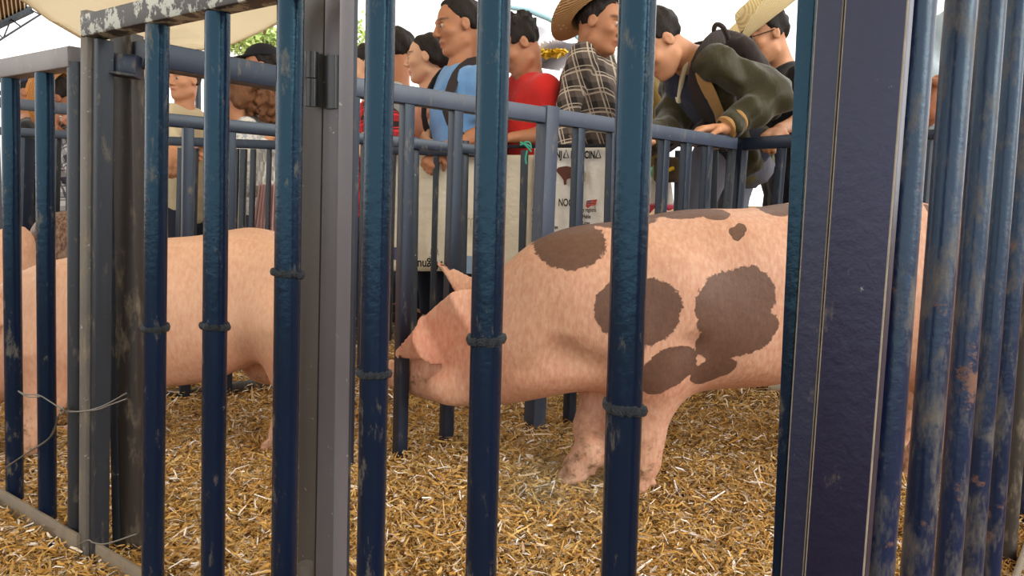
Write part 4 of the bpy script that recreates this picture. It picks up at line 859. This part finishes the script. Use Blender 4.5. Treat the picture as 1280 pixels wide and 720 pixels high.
# left group
person('boy in a beige shirt turning his wide eyed face to the viewer', 'tan', at(230, 101, 4.1), basis(-112, 2), .86, tyaw=-30, topmat=cloth('beige_shirt', 'c9bda0'), sleeve='long', sw=.15, fat=.95, mouth=.8, hands=(None, at(216, 190, 3.75)), elb=(None, at(215, 160, 4.0)))
person('woman with long curly brown hair and a white blouse bending forward', 'tan', at(290, 118, 3.72), basis(-160, 38), 1.0, tyaw=-165, neck=at(307, 148, 3.8), hip=at(330, 262, 4.0), topmat=cloth('white_blouse', 'd9d8d2', 'a7adb8'), sleeve='long', hair='curly', hairm=CURL, sw=.16, hands=(at(340, 172, 3.6), at(262, 180, 3.62)))
person('person in a black cap and red shirt behind the bare blue rail', 'brown', at(327, 84, 4.4), basis(-165, 5), 1.0, tyaw=-150, topmat=cloth('red_shirt', 'c2303a'), hat=cap(BLACK))
person('person in a cream hat peering from behind the corner post', 'brown', at(174, 116, 4.3), basis(-40, 8), .98, tyaw=-60, topmat=cloth('dull_blue_shirt', '7c8ba0'), hat=cowboy(SH2, 4, R=.16, curl=.03))
person('person in a dark blue cap looking down at the far left', 'brown', at(34, 117, 4.9), basis(-165, 24), 1.0, tyaw=-160, topmat=cloth('black_top', '26282c'), hat=cap(cloth('navy_cap', '34405c')), sleeve='long')
person('man in an orange straw hat and checked shirt at far left', 'deep', at(75, 125, 4.4), basis(-165, 42), 1.02, tyaw=-155, topmat=plaid('checked_shirt', 'd8d8dc', '4a4a5c', '2c2c3c', 40), hat=cowboy(SH3, 20, R=.19, curl=.04), sleeve='long', hands=(at(88, 150, 3.95), at(68, 150, 3.95)))
# ------------------------------------------------------------------ banners
def vinyl(name, c):
    m, nt, b = mat_new(name); g = nd(nt, 'ShaderNodeTexCoord').outputs['Object']
    nt.links.new(mixc(nt, noise(nt, g, 3, 3), tuple(x*.94 for x in lin(c)), lin(c)), b.inputs['Base Color']); b.inputs['Roughness'].default_value = .38
    bump(nt, b, noise(nt, g, 9, 5, .6), .6, .03)
    return m
def banner(label, x0, x1, yt, yb, A, B, m, seed, push=.05):
    nn_ = nrm(np.array([-(B-A)[1], (B-A)[0], 0])); nn_ = nn_ if nn_[1] > 0 else -nn_
    tl = hit(x0, yt, A, B)+nn_*push; tr_ = hit(x1, yt, A, B)+nn_*push; h = tl[2]-hit(x0, yb, A, B)[2]; t = thing('banner', [(tl[0]+tr_[0])/2, (tl[1]+tr_[1])/2, 0], label, 'banner')
    r_ = np.random.default_rng(seed); P = []
    for v in np.linspace(0, 1, 22): P.append([tl*(1-q)+tr_*q+[0, 0, -h*v]+nn_*(.010*math.sin(q*13+v*2)+.006*math.sin(q*31-v*7)+.008*r_.normal()*.25)*(.25+v) for q in np.linspace(0, 1, 40)])
    o = MB().grid(np.array(P)).build('vinyl_sheet', m, t); md = o.modifiers.new('t', 'SOLIDIFY'); md.thickness = .002
    return t, tl, tr_, h, nn_
BF = bpy.data.fonts[0] if len(bpy.data.fonts) else None
def text(txt, o, ex, ez, size, m, parent, name='lettering', align='LEFT', sx=.62, bold=0.):
    cu = bpy.data.curves.new('tmp_text', 'FONT'); cu.body = txt; cu.size = size; cu.align_x = align; cu.offset = bold
    cu.fill_mode = 'FRONT'; to = bpy.data.objects.new('tmp', cu); COL.objects.link(to); dg = bpy.context.evaluated_depsgraph_get(); me = to.evaluated_get(dg).to_mesh()
    V = np.array([v.co[:] for v in me.vertices]).reshape(-1, 3); Fc = [list(p.vertices) for p in me.polygons]; to.evaluated_get(dg).to_mesh_clear(); bpy.data.objects.remove(to); bpy.data.curves.remove(cu)
    if len(V): obj(name, o+V[:, :1]*sx*ex+V[:, 1:2]*ez, Fc, m, parent, False)
INK = plain('ink_black', '15130f', .6, 0); INKF = plain('ink_faded', 'b3a99a', .6, 0); ZV = np.array([0, 0, 1.])
p, q = at(600, 183.5, 3.32)[:2], at(922, 180.5, 2.98)[:2]; p1, q1 = D3[1][:2], D3[2][:2]
BW = vinyl('banner_white', 'f0eeea'); BCR = vinyl('banner_cream', 'e6ddc9')
t, tl, tr_, h, nn_ = banner('white pig farm banner with black lettering and a small brown pig picture', 664, 760, 181, 312, p, q, BW, 1)
ex = nrm((tr_-tl)*[1, 1, 0]); wd = np.linalg.norm((tr_-tl)[:2]); px = wd/96; o0 = tl-nn_*.03
def B2(x, y): return o0+ex*(x-664)*px+ZV*(179-y)*px*1.02
def tri_a(x): pass
text('GR', B2(675, 194.5), ex, ZV, .043, INK, t, bold=.0016); text('NJ', B2(694, 194.5), ex, ZV, .043, INK, t, bold=.0016); text('P', B2(713, 194.5), ex, ZV, .043, INK, t, bold=.0016); text('OR', B2(719, 194.5), ex, ZV, .043, INK, t, bold=.0016); text('CIN', B2(730, 194.5), ex, ZV, .043, INK, t, bold=.0016)
for x in (687, 704, 744): MB().tube([B2(x, 194), B2(x+3.2, 184.5), B2(x+6.4, 194), B2(x, 194)], .0028, 6).build('lettering', INK, t)
text('EL', B2(684, 253), ex, ZV, .044, INK, t, bold=.001); text('NOG', B2(699, 252), ex, ZV, .044, INK, t, bold=.001); text('AL', B2(718, 251), ex, ZV, .044, INK, t, bold=.001)
for i, (a, b_) in enumerate((('Pie de', 259), ('Venta', 266), ('Semen', 273), ('Lechones', 280))): text(a, B2(683, b_), ex, ZV, .024, INK, t, bold=.0006)
for i, (a, b_) in enumerate((('y registro', 258), ('Hable', 266), ('Lotes', 274))): text(a, B2(730, b_), ex, ZV, .024, INK, t, bold=.0006)
for y in (258, 265, 272): MB().tube([B2(666, y), B2(668.5, y)], .006, 6).build('bullet', INK, t)
# printed pig picture (flat print): brown front, white band, brown rear
def blob(pts, m, name): P = [B2(*p_)-nn_*.004 for p_ in pts]; obj(name, P, [list(range(len(P)))], m, t, False)
PB = plain('print_brown', '5a3226', .6, .2, 40); PW = plain('print_pale', 'cbbcae', .6)
blob([(695, 209), (698, 206), (702, 205), (708, 204), (714, 205), (718, 206), (718, 214), (716, 219), (711, 219), (709, 221), (709, 226), (706, 227), (705, 221), (702, 217), (697, 212)], PB, 'pig_picture')
blob([(718, 206), (724, 206), (727, 209), (727, 216), (724, 220), (718, 219), (716, 216)], PW, 'pig_picture'); blob([(727, 207), (731, 209), (733, 213), (732, 222), (729, 223), (728, 217), (727, 216)], plain('print_rear', 'a89888', .6), 'pig_picture')
blob([(735, 245), (748, 243), (746, 250), (740, 251), (737, 254), (734, 252)], plain('print_red', 'b5473f', .6), 'flag_picture')
for k in (246.3, 248.8): blob([(736, k+.2), (747, k-.8), (747, k+.1), (736, k+1)], BW, 'flag_picture')
blob([(735, 245), (740.5, 244.3), (740.3, 248.6), (735, 249)], plain('print_blue', '4a4f84', .6), 'flag_picture')
# cream banner hung upside down
t, tl, tr_, h, nn_ = banner('cream banner hung upside down on the outer rail behind the pig head', 450, 668, 193, 339, p1, q1, BCR, 2)
ex = nrm((tr_-tl)*[1, 1, 0]); px = np.linalg.norm((tr_-tl)[:2])/218; o0 = tl-nn_*.034
def B3(x, y): return o0+ex*(x-450)*px+ZV*(193-y)*px
text('Magnum L', B3(556, 324), -ex, -ZV, .056, INK, t, bold=.0012, sx=.8); text('campo', B3(548, 318), -ex, -ZV, .022, INK, t); text('la Planta', B3(551, 313.5), -ex, -ZV, .02, INK, t); text('No. 8', B3(550, 308.5), -ex, -ZV, .024, INK, t, bold=.0006)
text('com', B3(612, 280), -ex, ZV, .09, INKF, t)
for x in (452, 488): obj('printed_strip', [B3(x, 308), B3(x+9, 308), B3(x+9, 324), B3(x, 324)], [[0, 1, 2, 3]], plain('strip_violet', '6c6a90', .6), t, False)
obj('printed_strip', [B3(583, 316), B3(612, 316), B3(612, 338), B3(583, 338)], [[0, 1, 2, 3]], plain('strip_blue', '8ba3c0', .6), t, False)
# left small white banner with pink hanging cloth
a, b_ = D3[1][:2], D3[2][:2]
t = thing('banner', hit(331, 240, a, b_)*[1, 1, 0], 'small white banner above a pink cloth beside the near pipe', 'banner')
P = [[hit(x, y, a, b_)+[0, .05+.01*math.sin(x+y*.2), 0] for x in np.linspace(316, 352, 14)] for y in np.linspace(190, 232, 8)]; MB().grid(np.array(P)).build('vinyl_sheet', BW, t)
P = [[hit(x+(y-232)*.12*(x-346)/20, y, a, b_)+[0, .045+.014*math.sin(x*1.7), 0] for x in np.linspace(320, 352, 26)] for y in np.linspace(230, 300, 8)]; MB().grid(np.array(P)).build('pink_cloth', cloth('pink_cloth', 'd9b6b4'), t)
# draped flag cloth and shoulder bag by the bent man
P = [[at(800+36*u+ 6*v*u, 214+52*v-8*u+4*math.sin(u*9), 3.12+.03*math.sin(u*11+v*3)) for u in np.linspace(0, 1, 20)] for v in np.linspace(0, 1, 14)]
m, nt, b = mat_new('flag_cloth'); g = nd(nt, 'ShaderNodeTexCoord').outputs['Object']; sx = nd(nt, 'ShaderNodeSeparateXYZ'); nt.links.new(g, sx.inputs[0])
col = mixc(nt, ramp(nt, sx.outputs[2], .04, .05), lin('e0486a'), lin('efe9e2')); col = mixc(nt, ramp(nt, sx.outputs[2], .15, .16), col, lin('8cc79a')); nt.links.new(col, b.inputs['Base Color']); b.inputs['Roughness'].default_value = .8
fl = tag(MB().grid(np.array(P)).build('draped_flag', m), 'draped cloth in green, white and pink beside the thick pipe', 'flag'); fl.modifiers.new('t', 'SOLIDIFY').thickness = .003
bg_ = thing('shoulder_bag', at(832, 230, 2.98)*[1, 1, 0]+[0, 0, .6], 'brown shoulder bag with a yellow trim hanging behind the rail', 'bag')
s = SDF(); s.loft(at(833, 228, 2.99), at(834, 196, 2.99), np.array([1., .5, 0]), [0, .1, .9, 1], [.05, .058, .058, .045], [.02, .03, .03, .02]); V, Q = s.mesh(.009); obj('pouch', V, Q, cloth('bag_brown', '4a3a28'), bg_)
MB().tube(curve([at(823, 206, 2.945), at(832, 213, 2.94), at(842, 210, 2.945)]), .008, 8).build('yellow_trim', plain('yellow_trim', 'c9a21e', .6), bg_)
MB().tube(curve([at(824, 196, 2.98), at(850, 178, 3.02), at(880, 150, 3.1)]), .009, 8).build('shoulder_strap', BPACK, bg_)
# ------------------------------------------------------------------ ties
def hp(x, y, o=.03): return hit(x, y, NA, NB)+np.array([-.5812, -.8138, 0])*o
w = thing('tie_wire', hp(100, 508), 'twisted grey wire loop tied around the corner post', 'wire')
for pts in ([(43, 485), (52, 489), (69, 490), (82, 497), (93, 504), (99, 508)], [(44, 486), (55, 492), (70, 492)], [(99, 508), (122, 510), (150, 503), (180, 487)], [(101, 511), (140, 508), (158, 502), (180, 494)], [(92, 516), (90, 530), (82, 543), (58, 559), (27, 579)], [(95, 514), (84, 540), (72, 551), (50, 564), (27, 580)]):
    MB().tube(curve([hp(*p_) for p_ in pts], 16), .0013, 6).build('wire_strand', WIRE, w)
MB().tube(curve([hp(98, 508), hp(103, 504, .036), hp(106, 509, .036), hp(101, 513, .034), hp(97, 509), hp(102, 506, .036)], 24), .0016, 6).build('wire_knot', WIRE, w)
w = thing('tie_wire', hp(138, 671), 'thin wire tied low across the two posts near the ground', 'wire')
MB().tube(curve([hp(115, 676), hp(131, 668), hp(138, 671), hp(155, 672), hp(178, 665, .01)], 18), .0016, 6).build('wire_strand', WIRE, w)
w = thing('rope_ring', at(908, 166, 2.86), 'tan rope ring looped over the rail end below the hand', 'rope')
MB().tube([at(908+6*math.cos(a), 172+14*math.sin(a), 2.87+.045*math.cos(a)*-1-.03*math.sin(a)) for a in np.linspace(-1.4, 1.5, 14)], .006, 8).build('rope_loop', plain('rope_tan', 'c8b48a', .9), w)
MB().tube([at(896+4*math.cos(a), 182+4*math.sin(a), 2.80) for a in np.linspace(-.5, 3.6, 10)], .004, 8).build('rope_end', plain('rope_tan_b', 'bca77c', .9), w)
w = thing('green_string', at(658, 182, 3.2), 'green string knotted on the thin bar beside the square post', 'string')
GS = plain('green_string', '3f9a86', .7)
for pts in ([(650, 178), (655, 180), (662, 187), (664, 190)], [(650, 181), (657, 180), (663, 184)], [(659, 188), (657, 198), (658, 205)], [(655, 178), (662, 178), (664, 186)]): MB().tube(curve([at(x, y, 3.19) for x, y in pts], 10), .004, 6).build('strand', GS, w)
w = thing('yellow_strap', at(373, 230, 1.95), 'narrow yellow strap hanging beside the grey stiles', 'strap')
P = [[at(374.5+a+.9*math.sin(y*.12), y, 1.95+.004*math.sin(y*.3)) for a in (-3, 0, 3)] for y in np.linspace(194, 268, 20)]; MB().grid(np.array(P)).build('webbing', plain('strap_yellow', 'e3cf1c', .6), w)
MB().tube([at(374, 194, 1.95), at(374, 103, 1.71)], .002, 6).build('cord', WIRE, w)
# dust kicked up around the front hooves
m = bpy.data.materials.new('dust_haze'); m.use_nodes = True; nt = m.node_tree; nt.nodes.remove(nt.nodes['Principled BSDF'])
v = nd(nt, 'ShaderNodeVolumeScatter', ins={'Color': lin('d8b88a')+(1,), 'Anisotropy': .2}); g = nd(nt, 'ShaderNodeTexCoord').outputs['Generated']
gr = nd(nt, 'ShaderNodeTexGradient', gradient_type='SPHERICAL'); mp = nd(nt, 'ShaderNodeMapping'); mp.inputs['Location'].default_value = (-1, -1, -1); mp.inputs['Scale'].default_value = (2, 2, 2); nt.links.new(g, mp.inputs[0]); nt.links.new(mp.outputs[0], gr.inputs[0])
nt.links.new(math_(nt, 'MULTIPLY', math_(nt, 'MULTIPLY', gr.outputs['Fac'], ramp(nt, noise(nt, g, 2.5, 3), .3, .7)), 5.5), v.inputs['Density']); nt.links.new(v.outputs[0], nt.nodes['Material Output'].inputs['Volume'])
c0 = G(708, 640)+[0, 0, .05]; P = [[c0+[.20*math.sin(a)*math.cos(b_), .2*math.sin(a)*math.sin(b_), .11*math.cos(a)] for b_ in np.linspace(0, 2*math.pi, 25)[:-1]] for a in np.linspace(.02, math.pi-.02, 13)]
P = np.array(P); n, k = P.shape[:2]; F = [[i*k+j, (i+1)*k+j, (i+1)*k+(j+1) % k, i*k+(j+1) % k] for i in range(n-1) for j in range(k)]+[list(range(k)), [(n-1)*k+j for j in range(k-1, -1, -1)]]
tag(obj('dust_cloud', P.reshape(-1, 3), F, m), 'thin puff of dust kicked up around the front hooves of the spotted pig', 'dust', kind='stuff')
